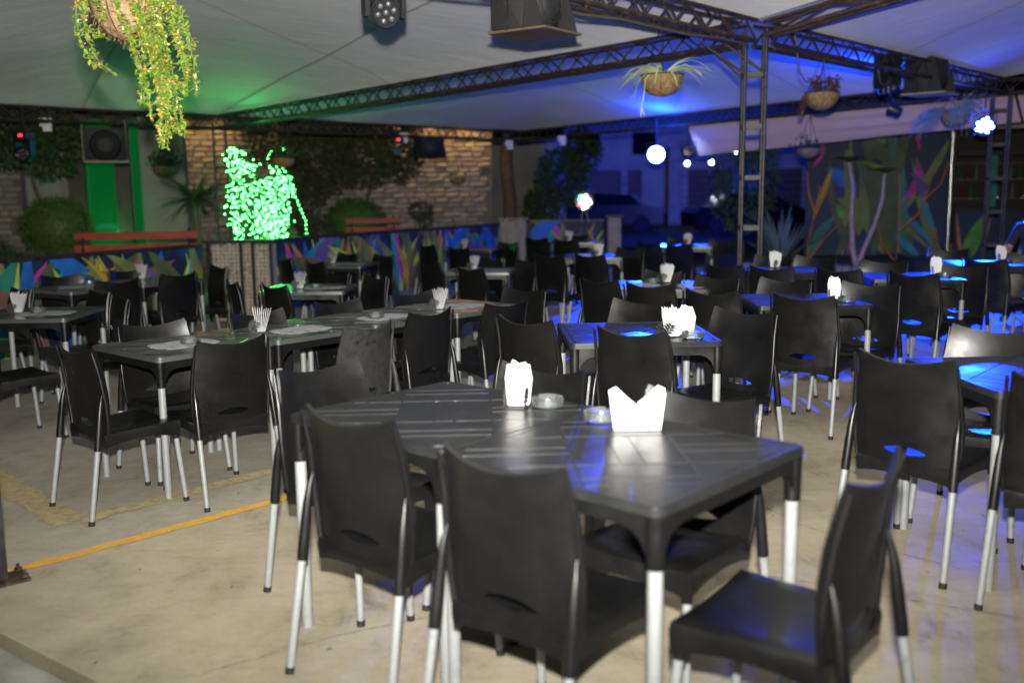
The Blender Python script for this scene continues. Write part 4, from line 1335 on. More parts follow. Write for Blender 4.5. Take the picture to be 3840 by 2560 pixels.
def ashtray_mesh():
    bm = new_bm()
    n = 36
    prof = [(0.0, 0.0), (0.05, 0.0), (0.056, 0.004), (0.058, 0.03), (0.055, 0.034), (0.049, 0.034), (0.046, 0.03), (0.042, 0.009), (0.0, 0.007)]
    rings = []
    for r, z in prof:
        ring = []
        for k in range(n):
            a = 2*PI*k/n
            zz = z
            if z > 0.02 and min(abs((a-c+PI) % (2*PI)-PI) for c in (0.5, 0.5+2*PI/3, 0.5+4*PI/3)) < 0.14:
                zz = z-0.009
            ring.append(bm.verts.new((r*math.cos(a), r*math.sin(a), zz)))
        rings.append(ring)
    for i in range(len(rings)-1):
        for k in range(n):
            bm.faces.new((rings[i][k], rings[i][(k+1) % n], rings[i+1][(k+1) % n], rings[i+1][k]))
    bmesh.ops.remove_doubles(bm, verts=bm.verts, dist=1e-5)
    me = finish(bm, 'ashtray', 40); me.materials.append(M['glass']); return me
ASH = ashtray_mesh()
for x, y, z, w_ in [(0.127, 3.487, UP, 'large on the nearest joined tables'), (0.30, 3.255, UP, 'half hidden left of the V shaped napkins'),
 (0.95, 5.09, UP, 'on the blue table at centre'), (1.19, 8.2, UP, 'beside the napkins between two placemats'), (2.29, 6.66, UP, 'on the blue table right of the middle'),
 (3.74, 8.44, UP, 'on the second blue table from the right'), (5.0, 9.9, UP, 'on the rightmost far blue table'), (-1.896, 5.713, LO, 'on the first table of the glossy row'),
 (-0.953, 6.816, LO, 'on the third table of the glossy row'), (-1.81, 9.06, LO, 'on the table with green reflection'), (-3.58, 7.37, LO, 'on the leftmost table'), (-4.16, 9.66, LO, 'on the far left joined tables')]:
    tag(obj('ashtray', ASH, None, None, on_table(x, y, z+0.0022), (0, 0, random.uniform(0, 6))), 'round clear glass ashtray '+w_, 'ashtray', 'clear glass ashtrays')
def placemat(seed):
    r = random.Random(seed)
    pts = []
    n = 40
    for k in range(n):
        a = 2*PI*k/n
        ca, sa = math.cos(a), math.sin(a)
        e = (abs(ca)**4+abs(sa)**4)**(-0.25)
        pts.append((0.19*e*ca*(1+r.uniform(-0.07, 0.03)), 0.135*e*sa*(1+r.uniform(-0.07, 0.03))))
    bm = new_bm(); add_prism(bm, pts, 0, 0.0012)
    me = finish(bm, 'placemat'); me.materials.append(M['placemat']); return me
PMS = [placemat(i) for i in range(3)]
for i, (x, y, z, d, w_) in enumerate([(-1.93, 5.70, LO, 50, 'first table of the glossy row'), (-1.36, 6.26, LO, 48, 'second table of the glossy row'), (-0.9, 6.86, LO, 50, 'third table of the glossy row'),
  (-0.40, 7.46, LO, 48, 'last table of the glossy row'), (-1.74, 9.1, LO, 4, 'table with green reflection'), (-2.0, 12.15, LO, -8, 'small table before the long mural wall'), (-4.2, 9.5, LO, 58, 'far left joined tables'),
  (-3.5, 7.34, LO, 5, 'leftmost table'), (-0.2, 10.9, LO, -6, 'table with the orange lit corner'), (-0.45, 14.85, LO, -12, 'far table near the mural end')]):
    tag(obj('placemat', PMS[i % 3], None, None, on_table(x, y, z+0.0006), (0, 0, math.radians(d))), 'white printed paper placemat on the '+w_, 'placemat', 'paper placemats')
tag(obj('placemat', PMS[0], None, None, on_table(1.07, 8.08, UP+0.0006), (0, 0, 0.1), (0.75, 1.3, 1)), 'left of two white placemats on the table in blue light', 'placemat', 'paper placemats')
tag(obj('placemat', PMS[1], None, None, on_table(1.47, 7.95, UP+0.0006), (0, 0, -0.2), (0.6, 1.4, 1)), 'right of two white placemats on the table in blue light', 'placemat', 'paper placemats')

# ------------------------------------------------------------------ foliage helpers
def add_leaf(bm, p, d, L, w, roll=0.0, fold=0.15):
    d = d.normalized()
    s = d.cross(Vector((0, 0, 1)))
    s = s.normalized() if s.length > 1e-4 else Vector((1, 0, 0))
    n = s.cross(d)
    s2 = s*math.cos(roll) + n*math.sin(roll)
    n2 = s2.cross(d)
    a = bm.verts.new(p)
    b_ = bm.verts.new(p + d*L*0.5 + s2*w/2 + n2*w*fold)
    c_ = bm.verts.new(p + d*L)
    e = bm.verts.new(p + d*L*0.5 - s2*w/2 + n2*w*fold)
    bm.faces.new((a, b_, c_)); bm.faces.new((a, c_, e))
def rvec(r):
    return Vector((r.gauss(0, 1), r.gauss(0, 1), r.gauss(0, 1))).normalized()
def blade(bm, p, d, L, w, droop, n=7, w_end=0.0):
    """long arching leaf"""
    d = d.normalized()
    s = d.cross(Vector((0, 0, 1)))
    s = s.normalized() if s.length > 1e-3 else Vector((1, 0, 0))
    prev = None
    pos = Vector(p)
    for i in range(n+1):
        f = i/n
        ww = w*(1-f)**0.7 + w_end*f
        if i == n: ww = 0.001
        fold = Vector((0, 0, ww*0.25))
        l, m_, rr = bm.verts.new(pos + s*ww/2 + fold), bm.verts.new(pos), bm.verts.new(pos - s*ww/2 + fold)
        if prev:
            bm.faces.new((prev[0], prev[1], m_, l)); bm.faces.new((prev[1], prev[2], rr, m_))
        prev = (l, m_, rr)
        dd = (d + Vector((0, 0, -droop*(f+0.5/n)*1.6))).normalized()
        pos = pos + dd*(L/n)
def coir_basket(t, r, h, hair=60, seed=1):
    rng = random.Random(seed)
    bm = new_bm()
    prof = [(r*0.97, 0.0), (r, -0.01), (r*0.98, -h*0.3), (r*0.86, -h*0.62), (r*0.6, -h*0.88), (r*0.25, -h), (0.0, -h*1.01)]
    add_lathe(bm, prof, 28)
    for v in bm.verts:
        if v.co.z < -0.012:
            v.co *= 1+rng.uniform(-0.03, 0.04)
    for k in range(hair):
        a = rng.uniform(0, 2*PI); z = -h*rng.uniform(0.35, 1.0)
        rr = r*math.sqrt(max(0.02, 1-(z/h)**2))
        p = Vector((rr*math.cos(a), rr*math.sin(a), z))
        d = (p.normalized() + rvec(rng)*0.8 + Vector((0, 0, -0.4))).normalized()
        q = p + d*rng.uniform(0.02, 0.06)
        add_tube(bm, [p, (p+q)/2 + rvec(rng)*0.008, q], [0.0012, 0.001, 0.0004], 3, False)
    obj('basket', bm, 'coir', t, smooth=60)
    bm = new_bm()
    ring = [(r*1.01*math.cos(2*PI*k/24), r*1.01*math.sin(2*PI*k/24), 0) for k in range(25)]
    add_tube(bm, ring, 0.005, 6)
    for k in range(6):
        a = PI*k/3+0.3
        add_tube(bm, [(rr*1.02*math.cos(a), rr*1.02*math.sin(a), z) for rr, z in prof[1:6]], 0.0025, 5)
    obj('wire_frame', bm, 'wire', t)
def chains(t, r, top, n=3, m='wire'):
    for k in range(n):
        a = 2*PI*k/n+0.4
        bm = new_bm()
        p, q = Vector((r*math.cos(a), r*math.sin(a), 0)), Vector((0, 0, top))
        L = (q-p).length
        steps = max(4, int(L/0.02))
        for i in range(steps):
            c0 = p.lerp(q, i/steps); c1 = p.lerp(q, (i+1.25)/steps)
            off = (q-p).cross(Vector((0, 0, 1)) if i % 2 else Vector((math.sin(a), -math.cos(a), 0.3))).normalized()*0.004
            add_tube(bm, [c0+off, c1+off], 0.0016, 4, False); add_tube(bm, [c0-off, c1-off], 0.0016, 4, False)
        obj('chain', bm, m, t)
    bm = new_bm(); add_tube(bm, [(0, 0, top), (0.012, 0, top+0.03), (0, 0, top+0.055)], 0.003, 6); obj('hook', bm, m, t)

# ------------------------------------------------------------------ near hanging planter with trailing succulent
t = thing('hanging_planter', 'coir basket with long trailing yellow green succulent, top left', 'planter', (-1.72, 4.62, 2.43), 0, 'hanging planters')
coir_basket(t, 0.165, 0.215, 160, 3)
chains(t, 0.16, 0.72)
rng = random.Random(12)
fol, flw, stm = new_bm(), new_bm(), new_bm()
K = 0.00204
def lp(px, py, y=-0.1):
    return Vector(((px-290)*K, y, -(py+20)*K))
strands = [
 [(375, -20, -0.13), (405, 40, -0.12), (420, 110, -0.1), (428, 170, -0.1), (425, 215, -0.1)],
 [(355, 0, -0.16), (385, 70, -0.14), (398, 150, -0.12), (405, 230, -0.12), (420, 300, -0.12)],
 [(330, 20, -0.17), (352, 90, -0.15), (365, 160, -0.14), (372, 250, -0.13), (368, 322, -0.13)],
 [(345, 40, -0.17), (375, 120, -0.15), (390, 190, -0.15), (388, 250, -0.14), (410, 292, -0.14)],
 [(310, 60, -0.16), (325, 130, -0.15), (338, 180, -0.15), (330, 230, -0.15)],
 [(335, 70, -0.16), (345, 130, -0.15), (345, 200, -0.15), (352, 270, -0.14)],
 [(390, 0, -0.05), (425, 60, -0.04), (438, 100, -0.04)],
 [(400, 60, -0.1), (420, 130, -0.09), (432, 165, -0.09)],
 [(370, 100, -0.15), (395, 180, -0.14), (430, 205, -0.14)],
 [(225, -30, -0.1), (212, 30, -0.1), (211, 75, -0.1), (222, 110, -0.1), (240, 145, -0.1), (266, 165, -0.1)],
 [(232, -30, -0.12), (222, 10, -0.13), (205, 30, -0.13)], [(225, 20, -0.13), (215, 60, -0.13), (240, 88, -0.13), (262, 90, -0.13)],
 [(255, 5, -0.185), (270, 40, -0.185), (262, 60, -0.18)], [(290, -10, -0.19), (300, 35, -0.185), (306, 80, -0.17)], [(330, -20, -0.185), (352, 20, -0.18)],
 [(370, -30, -0.15), (380, 60, -0.15), (372, 130, -0.15), (385, 200, -0.14)], [(350, -20, -0.16), (395, 30, -0.12), (412, 90, -0.1)],
]
for k, st in enumerate(strands):
    for rep in range(3 if k in (0, 1, 2, 3, 15, 16) else 2 if k in (7, 4, 8, 9) else 1):
        off = Vector((rng.gauss(0, 0.024), rng.gauss(0, 0.03), rng.gauss(0, 0.015))) if rep else Vector((0, 0, 0))
        pts = [lp(*p) + off*(0.3+0.7*min(1, i)) for i, p in enumerate(st)]
        dense = []
        for a, b_ in zip(pts[:-1], pts[1:]):
            m_ = max(2, int((b_-a).length/0.0125))
            for i in range(m_):
                dense.append(a.lerp(b_, i/m_) + rvec(rng)*0.004)
        if len(dense) < 2: continue
        add_tube(stm, dense[::2]+[dense[-1]], 0.0016, 4, False)
        for i, p in enumerate(dense):
            d0 = (dense[min(i+1, len(dense)-1)] - dense[max(i-1, 0)])
            d0 = d0.normalized() if d0.length > 0 else Vector((0, 0, -1))
            for q in range(3):
                sd = (rvec(rng)*0.95 + d0*0.55 + Vector((0, -0.15, 0.1))).normalized()
                add_leaf(fol, p, sd, rng.uniform(0.02, 0.037), rng.uniform(0.012, 0.02), rng.uniform(-0.8, 0.8))
            if rng.random() < 0.13:
                for q in range(4):
                    add_leaf(flw, p + rvec(rng)*0.008, rvec(rng), 0.013, 0.009, rng.uniform(0, 3))
obj('foliage', fol, 'leaf_succ', t)
o = obj('flowers', flw, 'flower_tan', t); o['kind'] = 'stuff'
obj('stems', stm, 'stem', t)

# spider plant
t = thing('hanging_planter', 'coir basket of striped spider plant hanging left of the column', 'planter', (1.34, 8.82, 2.50), 0, 'hanging planters')
coir_basket(t, 0.185, 0.175, 120, 5)
chains(t, 0.18, 0.46)
bm = new_bm(); rng = random.Random(3)
for k in range(34):
    a = rng.uniform(0, 2*PI)
    d = Vector((math.cos(a)*1.2, math.sin(a), rng.uniform(0.35, 1.0)))
    if k < 8: d = Vector((-1.3, -0.3+0.1*k*0.5, rng.uniform(0.35, 0.9)))
    blade(bm, (0.04*math.cos(a), 0.04*math.sin(a), 0.0), d, rng.uniform(0.32, 0.55), 0.032, rng.uniform(0.6, 1.1))
blade(bm, (-0.12, -0.1, 0), Vector((-0.6, -0.3, 0.1)), 0.34, 0.014, 2.6)
obj('foliage', bm, 'leaf_spider', t)
bm = new_bm()
add_tube(bm, [(-0.1, -0.12, 0.02), (-0.17, -0.16, -0.05), (-0.18, -0.16, -0.2), (-0.2, -0.16, -0.29)], 0.003, 5)
add_tube(bm, [(0.05, 0, 0.03), (0.2, -0.02, 0.09), (0.34, -0.03, 0.0)], 0.003, 5)
for q in range(7):
    blade(bm, (-0.2, -0.16, -0.29), rvec(rng)+Vector((0, 0, -0.4)), 0.09, 0.012, 0.6, 4)
obj('runner', bm, 'leaf_spider', t)
# purple plant
t = thing('hanging_planter', 'small coir basket with dark purple plant right of the column', 'planter', (3.46, 11.12, 2.55), 0, 'hanging planters')
coir_basket(t, 0.185, 0.18, 50, 8)
chains(t, 0.18, 0.42)
bm = new_bm(); rng = random.Random(9)
for k in range(15):
    a = rng.uniform(0, 2*PI); r0 = rng.uniform(0.03, 0.17)
    p = Vector((r0*math.cos(a), r0*math.sin(a), 0.0))
    for i in range(7):
        p = p + Vector((rng.gauss(0, 0.014), rng.gauss(0, 0.014), 0.019))
        for q in range(3):
            add_leaf(bm, p, rvec(rng)+Vector((0, 0, 0.2)), 0.055, 0.022, rng.uniform(-1, 1))
for k in range(5):
    p = Vector((-0.17, -0.05+0.03*k, 0.0))
    for i in range(8):
        p = p + Vector((-0.008, 0, -0.026))
        add_leaf(bm, p, rvec(rng), 0.055, 0.024, rng.uniform(-1, 1)); add_leaf(bm, p, rvec(rng), 0.055, 0.024, rng.uniform(-1, 1))
obj('foliage', bm, 'leaf_red', t)
# fern
t = thing('hanging_planter', 'basket of feathery fern glowing blue at upper right', 'planter', (6.38, 14.35, 2.56), 0, 'hanging planters')
coir_basket(t, 0.2, 0.2, 40, 2)
chains(t, 0.19, 0.4)
bm = new_bm(); rng = random.Random(6)
for k in range(70):
    a = rng.uniform(0, 2*PI)
    d = Vector((math.cos(a)-0.75, math.sin(a)-0.45, rng.uniform(0.4, 1.2))).normalized()
    p = Vector((0.1*math.cos(a), 0.1*math.sin(a), 0.0)); L = rng.uniform(0.35, 0.72)
    n = 22
    for i in range(n):
        d = (d + Vector((0, 0, -0.105))).normalized()
        p = p + d*(L/n)
        for s in (-1, 1):
            sd = d.cross(Vector((0, 0, 1)))
            add_leaf(bm, p, sd*s + d*0.4 + rvec(rng)*0.4, 0.06*(1.15-i/n), 0.022, rng.uniform(-0.6, 0.6))
obj('foliage', bm, 'leaf_fern', t)
# small baskets further back
for (x, y, z, r, lab, lm, n) in [(-6.02, 17.4, 2.02, 0.21, 'brown hanging basket in front of the beige wall', 'leaf_dark', 40), (-3.43, 15.1, 2.05, 0.17, 'small round basket hanging in front of the green lights', 'leaf_dark', 20),
                                 (5.1, 17.0, 2.18, 0.2, 'pinkish hanging basket above the agave', 'leaf_dark', 8), (-1.25, 23.6, 1.86, 0.2, 'basket with yellow lit plant on the stone wall', 'leaf_spider', 0)]:
    t = thing('hanging_planter', lab, 'planter', (x, y, z), 0, 'hanging planters')
    coir_basket(t, r, r*0.85, 20, int(x*10))
    chains(t, r*0.95, (2.75 if y < 20 else 2.6)-z)
    bm = new_bm(); rng = random.Random(int(y*10))
    if n:
        for k in range(n*6):
            add_leaf(bm, Vector((rng.gauss(0, r*0.6), rng.gauss(0, r*0.6), abs(rng.gauss(0, 0.1)))), rvec(rng)+Vector((0, 0, 0.5)), 0.09, 0.035, rng.uniform(-1, 1))
    else:
        for k in range(24):
            a = rng.uniform(0, 2*PI); blade(bm, (0, 0, 0), Vector((math.cos(a), math.sin(a), rng.uniform(0.3, 1))), 0.4, 0.02, 1.2)
    obj('foliage', bm, lm, t)

# ------------------------------------------------------------------ stage lights and speakers
def hexdots(r0, dot, depth, n=12):
    pts = [(0, 0)] + [(r0*math.cos(PI*k/3+0.3), r0*math.sin(PI*k/3+0.3)) for k in range(6)]
    return pts
def moving_head(label, loc, rz, tilt, top, lens='lens_off', s=1.0, disp=None):
    t = thing('moving_head_light', label, 'stage light', loc, rz, 'moving head stage lights')
    t.scale = (s, s, s)
    bm = new_bm(); add_box(bm, (0, 0, 0.235), (0.22, 0.17, 0.1)); bevel_all(bm, 0.015, 2); obj('base', bm, 'housing', t)
    bm = new_bm()
    add_box(bm, (0, 0, 0.17), (0.21, 0.09, 0.03))
    for sx in (-1, 1):
        add_prism(bm, [(-0.045, 0.18), (0.045, 0.18), (0.05, 0.03), (0.035, -0.03), (-0.035, -0.03), (-0.05, 0.03)], sx*0.105, sx*0.135, lambda a, b_, c: Vector((c, a, b_)))
    obj('yoke', bm, 'housing', t)
    rot = Matrix.Rotation(PI/2+tilt, 3, 'X')
    bm = new_bm(); add_lathe(bm, [(0.0, -0.1), (0.055, -0.1), (0.085, -0.07), (0.095, 0.02), (0.1, 0.05), (0.092, 0.058), (0.085, 0.05), (0.0, 0.048)], 28, (0, 0, 0.01), rot); h = obj('head', bm, 'housing', t, smooth=40)
    for x, y in hexdots(0.054, 0.02, 0):
        bm = new_bm(); add_lathe(bm, [(0.0175, 0.049), (0.0165, 0.055), (0.011, 0.06), (0.0, 0.062)], 14, (0, 0, 0), None)
        for v in bm.verts:
            v.co = rot @ (v.co + Vector((x, y, 0))) + Vector((0, 0, 0.01))
        obj('lens', bm, lens, h, smooth=60)
    if disp:
        bm = new_bm(); add_box(bm, (0.03, -0.087, 0.24), (0.06, 0.004, 0.035)); obj('display', bm, 'e_red', t)
    bm = new_bm(); add_tube(bm, [(0, 0, 0.28), (0, 0, top)], 0.013, 8); obj('clamp', bm, 'truss_clean', t)
    return t
moving_head('black moving head light with seven clear lenses at top', (-0.80, 6.56, 2.655), 0.42, 0.3, 0.37)
moving_head('black moving head with red display at far left', (-7.08, 14.6, 2.12), -0.4, 0.1, 0.6, s=1.15, disp=True)
moving_head('small dark moving head with red dot before the stone wall', (-2.2, 19.68, 2.3), -0.1, 0.1, 0.5, disp=True)
moving_head('dark moving head hanging from the right truss beside speaker', (4.66, 12.42, 2.74), 0.5, 1.1, 0.36, s=1.3)

def speaker(label, loc, rz, s=1.0, top=0.4, boardm='wood_shelf'):
    t = thing('loudspeaker', label, 'speaker', loc, rz, 'black loudspeakers hung from the trusses')
    t.scale = (s, s, s)
    bm = new_bm()
    add_prism(bm, [(-0.15, -0.2), (0.13, -0.2), (0.17, 0.2), (-0.15, 0.2)], -0.24, 0.24, lambda a, b_, c: Vector((a, c, b_)))
    bevel_all(bm, 0.012, 2)
    obj('cabinet', bm, 'spk', t, smooth=35)
    bm = new_bm()
    rot = Matrix.Rotation(PI/2, 3, 'Y')
    add_lathe(bm, [(0.185, -0.02), (0.19, 0.02), (0.18, 0.06), (0.145, 0.1), (0.13, 0.105), (0.125, 0.09), (0.12, 0.105), (0.07, 0.12), (0.0, 0.125)], 32, (0.13, 0, -0.01), rot)
    obj('dome', bm, 'spk', t, smooth=60)
    for sy in (-1, 1):
        bm = new_bm(); add_prism(bm, [(0.14, -0.2), (0.3, -0.2), (0.18, 0.2), (0.16, 0.2)], sy*0.225, sy*0.24, lambda a, b_, c: Vector((a, c, b_))); obj('cheek', bm, 'spk', t)
    bm = new_bm(); add_box(bm, (0.08, 0, -0.215), (0.5, 0.5, 0.018)); obj('board', bm, boardm, t)
    for sy in (-1, 1):
        bm = new_bm(); add_box(bm, (0.0, sy*0.252, (top-0.2)/2), (0.035, 0.012, top+0.22)); obj('bracket', bm, 'truss_clean', t)
    return t
speaker('large black loudspeaker with domed front at top centre', (0.13, 7.52, 2.87), -0.62, 1.0, 0.13, 'brown_frame')
speaker('black loudspeaker under the far left truss above green door', (-6.3, 15.55, 2.30), -1.15, 1.25, 0.3)
speaker('black loudspeaker against the stone wall, far centre', (-1.66, 20.25, 2.42), -1.0, 1.05, 0.3, 'black')
speaker('black loudspeaker under the right truss beside the moving head', (5.42, 13.16, 2.93), -0.75, 1.1, 0.1)
for x, y, z, lab in [(-6.98, 15.1, 2.62, 'white junction box on the far left truss'), (-2.12, 19.9, 2.62, 'white junction box above the small moving head'), (-0.02, 21.9, 2.55, 'white junction box on far truss near the palm trunk'), (1.1, 21.2, 2.6, 'white junction box on far truss left of the spotlight')]:
    t = thing('junction_box', lab, 'box', (x, y, z), 0.3)
    bm = new_bm(); add_box(bm, (0, 0, 0), (0.17, 0.1, 0.13)); bevel_all(bm, 0.01); obj('case', bm, 'whitebox', t)
    bm = new_bm(); add_box(bm, (0.02, 0, -0.1), (0.12, 0.09, 0.07)); obj('plug', bm, 'whitebox', t)

BLUE = (0.004, 0.05, 1.0)
def par(label, loc, aim, r, leds, m, lmp=None, size=0.08, spot=None, cone=70, hang=None, spot_aim=None, spill_at=None):
    loc, aim = Vector(loc), Vector(aim)
    t = thing('par_spotlight', label, 'spotlight', loc)
    q = (aim-loc).to_track_quat('Z', 'Y')
    R3 = q.to_matrix()
    bm = new_bm(); add_lathe(bm, [(0.0, -0.16), (r*0.8, -0.15), (r, -0.02), (r*1.08, 0.0), (r*1.08, 0.012), (r, 0.012), (r*0.98, -0.004), (0.0, -0.004)], 24, (0, 0, 0), R3); h = obj('housing', bm, 'housing', t, smooth=40)
    if leds == 1:
        bm = new_bm(); add_lathe(bm, [(r*0.98, -0.002), (r*0.9, 0.012), (r*0.5, 0.026), (0.0, 0.03)], 32, (0, 0, 0), R3); obj('lens', bm, m, h, smooth=80)
    for i in range(leds if leds > 1 else 0):
        rr = r*0.82*math.sqrt((i+0.5)/leds); a = i*2.39996
        bm = new_bm(); add_lathe(bm, [(r*0.17, 0.0), (r*0.15, 0.008), (0.0, 0.012)], 10)
        for v in bm.verts:
            v.co = R3 @ (v.co + Vector((rr*math.cos(a), rr*math.sin(a), 0)))
        obj('led', bm, m if not isinstance(m, list) else m[i % len(m)], h)
    bm = new_bm()
    side = R3 @ Vector((1, 0, 0))
    for s in (-1, 1):
        add_tube(bm, [side*s*(r+0.02), side*s*(r+0.02)+Vector((0, 0, r+0.05)), Vector((0, 0, r+0.07))], 0.008, 6)
    obj('yoke', bm, 'housing', t)
    if hang:
        bm = new_bm(); add_tube(bm, [(0, 0, r+0.06), (0, 0, hang-loc.z)], 0.012, 6); obj('drop_arm', bm, 'truss_clean', t)
    if lmp:
        lamp('added_par_spill', 'POINT', spill_at or (loc + (aim-loc).normalized()*0.14), lmp, BLUE, size=size)  # added point light for the glow on the fabric, sometimes off the fixture
    if spot:
        lamp('par_spotlight_beam', 'SPOT', loc + (aim-loc).normalized()*0.14, spot, BLUE, spot_aim or aim, size, cone, 0.8)
    return t
par('dazzling blue white spotlight shining at the camera', (2.87, 19.55, 2.19), (0.6, 3.0, 1.5), 0.16, 1, 'e_blue', 75, 0.05, 30000, 38, 2.86, (2.8, 9.5, -1.2), (2.85, 19.15, 2.74))
par('blue LED spotlight with visible diodes beside the right column', (6.62, 13.95, 2.34), (5.2, 9.0, 1.6), 0.13, 14, 'e_blue', 22, 0.08, 6000, 50, 2.86, (3.6, 8.0, -1.4))
par('blue uplight tucked behind the right loudspeaker', (5.45, 14.35, 2.62), (4.6, 15.0, 3.2), 0.09, 7, 'e_blue', 110, 0.05, None, 70, 2.9, None, (5.0, 14.75, 2.88))
par('added blue spotlight throwing a halo pool on the far wall', (3.5, 19.55, 2.25), (6.75, 46.0, 1.6), 0.13, 12, 'e_blue', None, 0.08, 15000, 36, 2.86)  # added fixture: its pool on the far wall stands in for the spotlight's halo
par('square multicoloured LED lamp standing on the short mural wall', (1.56, 20.9, 1.28), (0.8, 5, 1.4), 0.17, 16, ['e_rgb', 'e_rgb', 'e_redled', 'e_rgb', 'e_greenled'])
bm = new_bm(); add_tube(bm, [(-0.06, 0, -0.45), (-0.02, 0, -0.15)], 0.012, 6); add_tube(bm, [(0.1, 0, -0.45), (0.02, 0, -0.15)], 0.012, 6)
tag(obj('lamp_stand', bm, 'wood_shelf', None, (1.56, 20.95, 1.31)), 'small two legged stand under the multicoloured lamp', 'stand')
# ------------------------------------------------------------------ tree wrapped in green fairy lights
t = thing('lit_tree', 'small tree wrapped in dense bright green fairy lights', 'tree', (-4.0, 16.25, GZ), 0)
bm = new_bm(); rng = random.Random(2)
add_tube(bm, [(0, 0, 0), (0.03, 0, 0.5), (0, 0, 1.0), (-0.05, 0, 1.5)], [0.09, 0.07, 0.05, 0.03], 8)
for k in range(14):
    a = rng.uniform(0, 2*PI); z = rng.uniform(0.5, 1.5)
    add_tube(bm, [(0, 0, z), (0.3*math.cos(a), 0.2*math.sin(a), z+0.3), (0.5*math.cos(a), 0.3*math.sin(a), z+0.45)], [0.025, 0.015, 0.006], 5)
obj('trunk', bm, 'bark', t, smooth=60)
P_ = 0.0072
def tp(px, py): return Vector(((px-612)*P_, 0, 2.25+0.09-(py-340)*P_))
bulbs, crown = new_bm(), new_bm()
def bulb(p, r=0.0055):
    vs_ = [bulbs.verts.new(p + Vector(d)*r) for d in ((1, 0, 0), (-1, 0, 0), (0, 1, 0), (0, -1, 0), (0, 0, 1), (0, 0, -1))]
    for f in ((0, 2, 4), (2, 1, 4), (1, 3, 4), (3, 0, 4), (2, 0, 5), (1, 2, 5), (3, 1, 5), (0, 3, 5)):
        bulbs.faces.new([vs_[i] for i in f])
for cx, cy, rx, ry, n in [(548, 455, 20, 95, 105), (600, 475, 34, 76, 120), (640, 465, 28, 88, 150), (548, 358, 22, 20, 24), (575, 385, 20, 28, 22), (660, 430, 18, 40, 26), (622, 520, 38, 30, 60), (618, 500, 22, 45, 90)]:
    for k in range(int(n*1.9)):
        a = rng.uniform(0, 2*PI); q = math.sqrt(rng.random())
        p = tp(cx+rx*q*math.cos(a), cy+ry*q*math.sin(a)); p.y = rng.gauss(0, 0.16)-0.08
        bulb(p)
        for j in range(3):
            add_leaf(crown, p+rvec(rng)*0.05, rvec(rng), 0.07, 0.03, rng.uniform(-1, 1))
for k in range(12):
    a = PI*k/11
    bulb(tp(645-26*math.cos(a), 372-32*math.sin(a)))
for k in range(14):
    f = k/13
    bulb(tp(672+28*min(1, f*1.6), 432+118*f))
o = obj('fairy_lights', bulbs, 'e_green', t); o['kind'] = 'stuff'
obj('crown', crown, 'leaf_dark', t)
lamp('fairy_light_glow', 'POINT', (-4.0, 15.85, 1.2), 6, (0.03, 1.0, 0.2), size=0.45)
lamp('fairy_light_glow_top', 'POINT', (-4.1, 15.9, 2.5), 4, (0.03, 1.0, 0.2), size=0.2)

# ------------------------------------------------------------------ garden planting
def clump(bm, c, r, n, rng, L=0.09, w=0.04, shell=0.5):
    for k in range(n):
        d = rvec(rng)
        q = shell + (1-shell)*rng.random()**0.5
        p = Vector((c[0]+d.x*r[0]*q, c[1]+d.y*r[1]*q, c[2]+d.z*r[2]*q))
        add_leaf(bm, p, d + rvec(rng)*0.9, L*rng.uniform(0.6, 1.2), w*rng.uniform(0.7, 1.2), rng.uniform(-1.2, 1.2))
def bush(name, label, loc, blobs, m, trunk=None, L=0.09, w=0.04, seed=1, group='garden shrubs', shell=0.5):
    t = thing(name, label, 'shrub' if 'tree' not in name else 'tree', loc, 0, group)
    rng = random.Random(seed)
    bm = new_bm()
    for c_, r_, n in blobs:
        clump(bm, c_, r_, n, rng, L, w, shell)
        if shell > 0.7:
            clump(bm, c_, (r_[0]*1.04, r_[1]*1.04, r_[2]*1.04), n//12, rng, L*1.7, w*1.3, 0.97)
            b2 = bmesh.new(); bmesh.ops.create_icosphere(b2, subdivisions=3, radius=1.0)
            vm = [bm.verts.new(Vector((c_[0]+v.co.x*r_[0]*0.9, c_[1]+v.co.y*r_[1]*0.9, c_[2]+v.co.z*r_[2]*0.9))) for v in b2.verts]
            for f in b2.faces: bm.faces.new([vm[v.index] for v in f.verts])
            b2.free()
    obj('foliage' if 'tree' not in name else 'crown', bm, m, t)
    bm = new_bm()
    for a in (trunk or [[(0, 0, 0), (0.02, 0, 0.3), (0, 0, 0.6)]]):
        add_tube(bm, a, [0.05-0.03*i/(len(a)-1) for i in range(len(a))], 7)
    obj('stem' if 'tree' not in name else 'trunk', bm, 'bark', t, smooth=60)
bush('topiary_bush', 'large clipped round bush at far left behind mural wall', (-6.9, 15.0, GZ), [((0, 0, 1.15), (0.5, 0.45, 0.44), 5200), ((0.1, 0, 0.5), (0.4, 0.35, 0.45), 1500)], 'leaf_top', [[(0, 0, 0), (0, 0, 0.9)], [(-0.6, 0, 0.3), (-0.45, 0, 0.7), (-0.2, 0, 1.0)]], 0.045, 0.018, 4, shell=0.82)
bush('low_shrub', 'low dark shrub at the foot of the round bush', (-7.7, 14.5, GZ), [((0, 0, 0.6), (0.5, 0.4, 0.4), 1400), ((0.55, 0, 0.45), (0.4, 0.3, 0.35), 900)], 'leaf_dark', None, 0.07, 0.03, 5)
bush('shade_tree', 'dark leafy tree crown hanging at far left under the truss', (-8.0, 16.6, GZ), [((-0.4, 0, 2.6), (0.9, 0.7, 0.5), 2600), ((0.35, 0, 2.45), (0.55, 0.5, 0.55), 1400), ((-1.1, 0, 2.3), (0.6, 0.5, 0.45), 900)], 'leaf_dark', [[(0.25, 0.1, 0), (0.2, 0.1, 1.0), (0.0, 0, 2.0), (-0.2, 0, 2.5)]], 0.12, 0.05, 6)
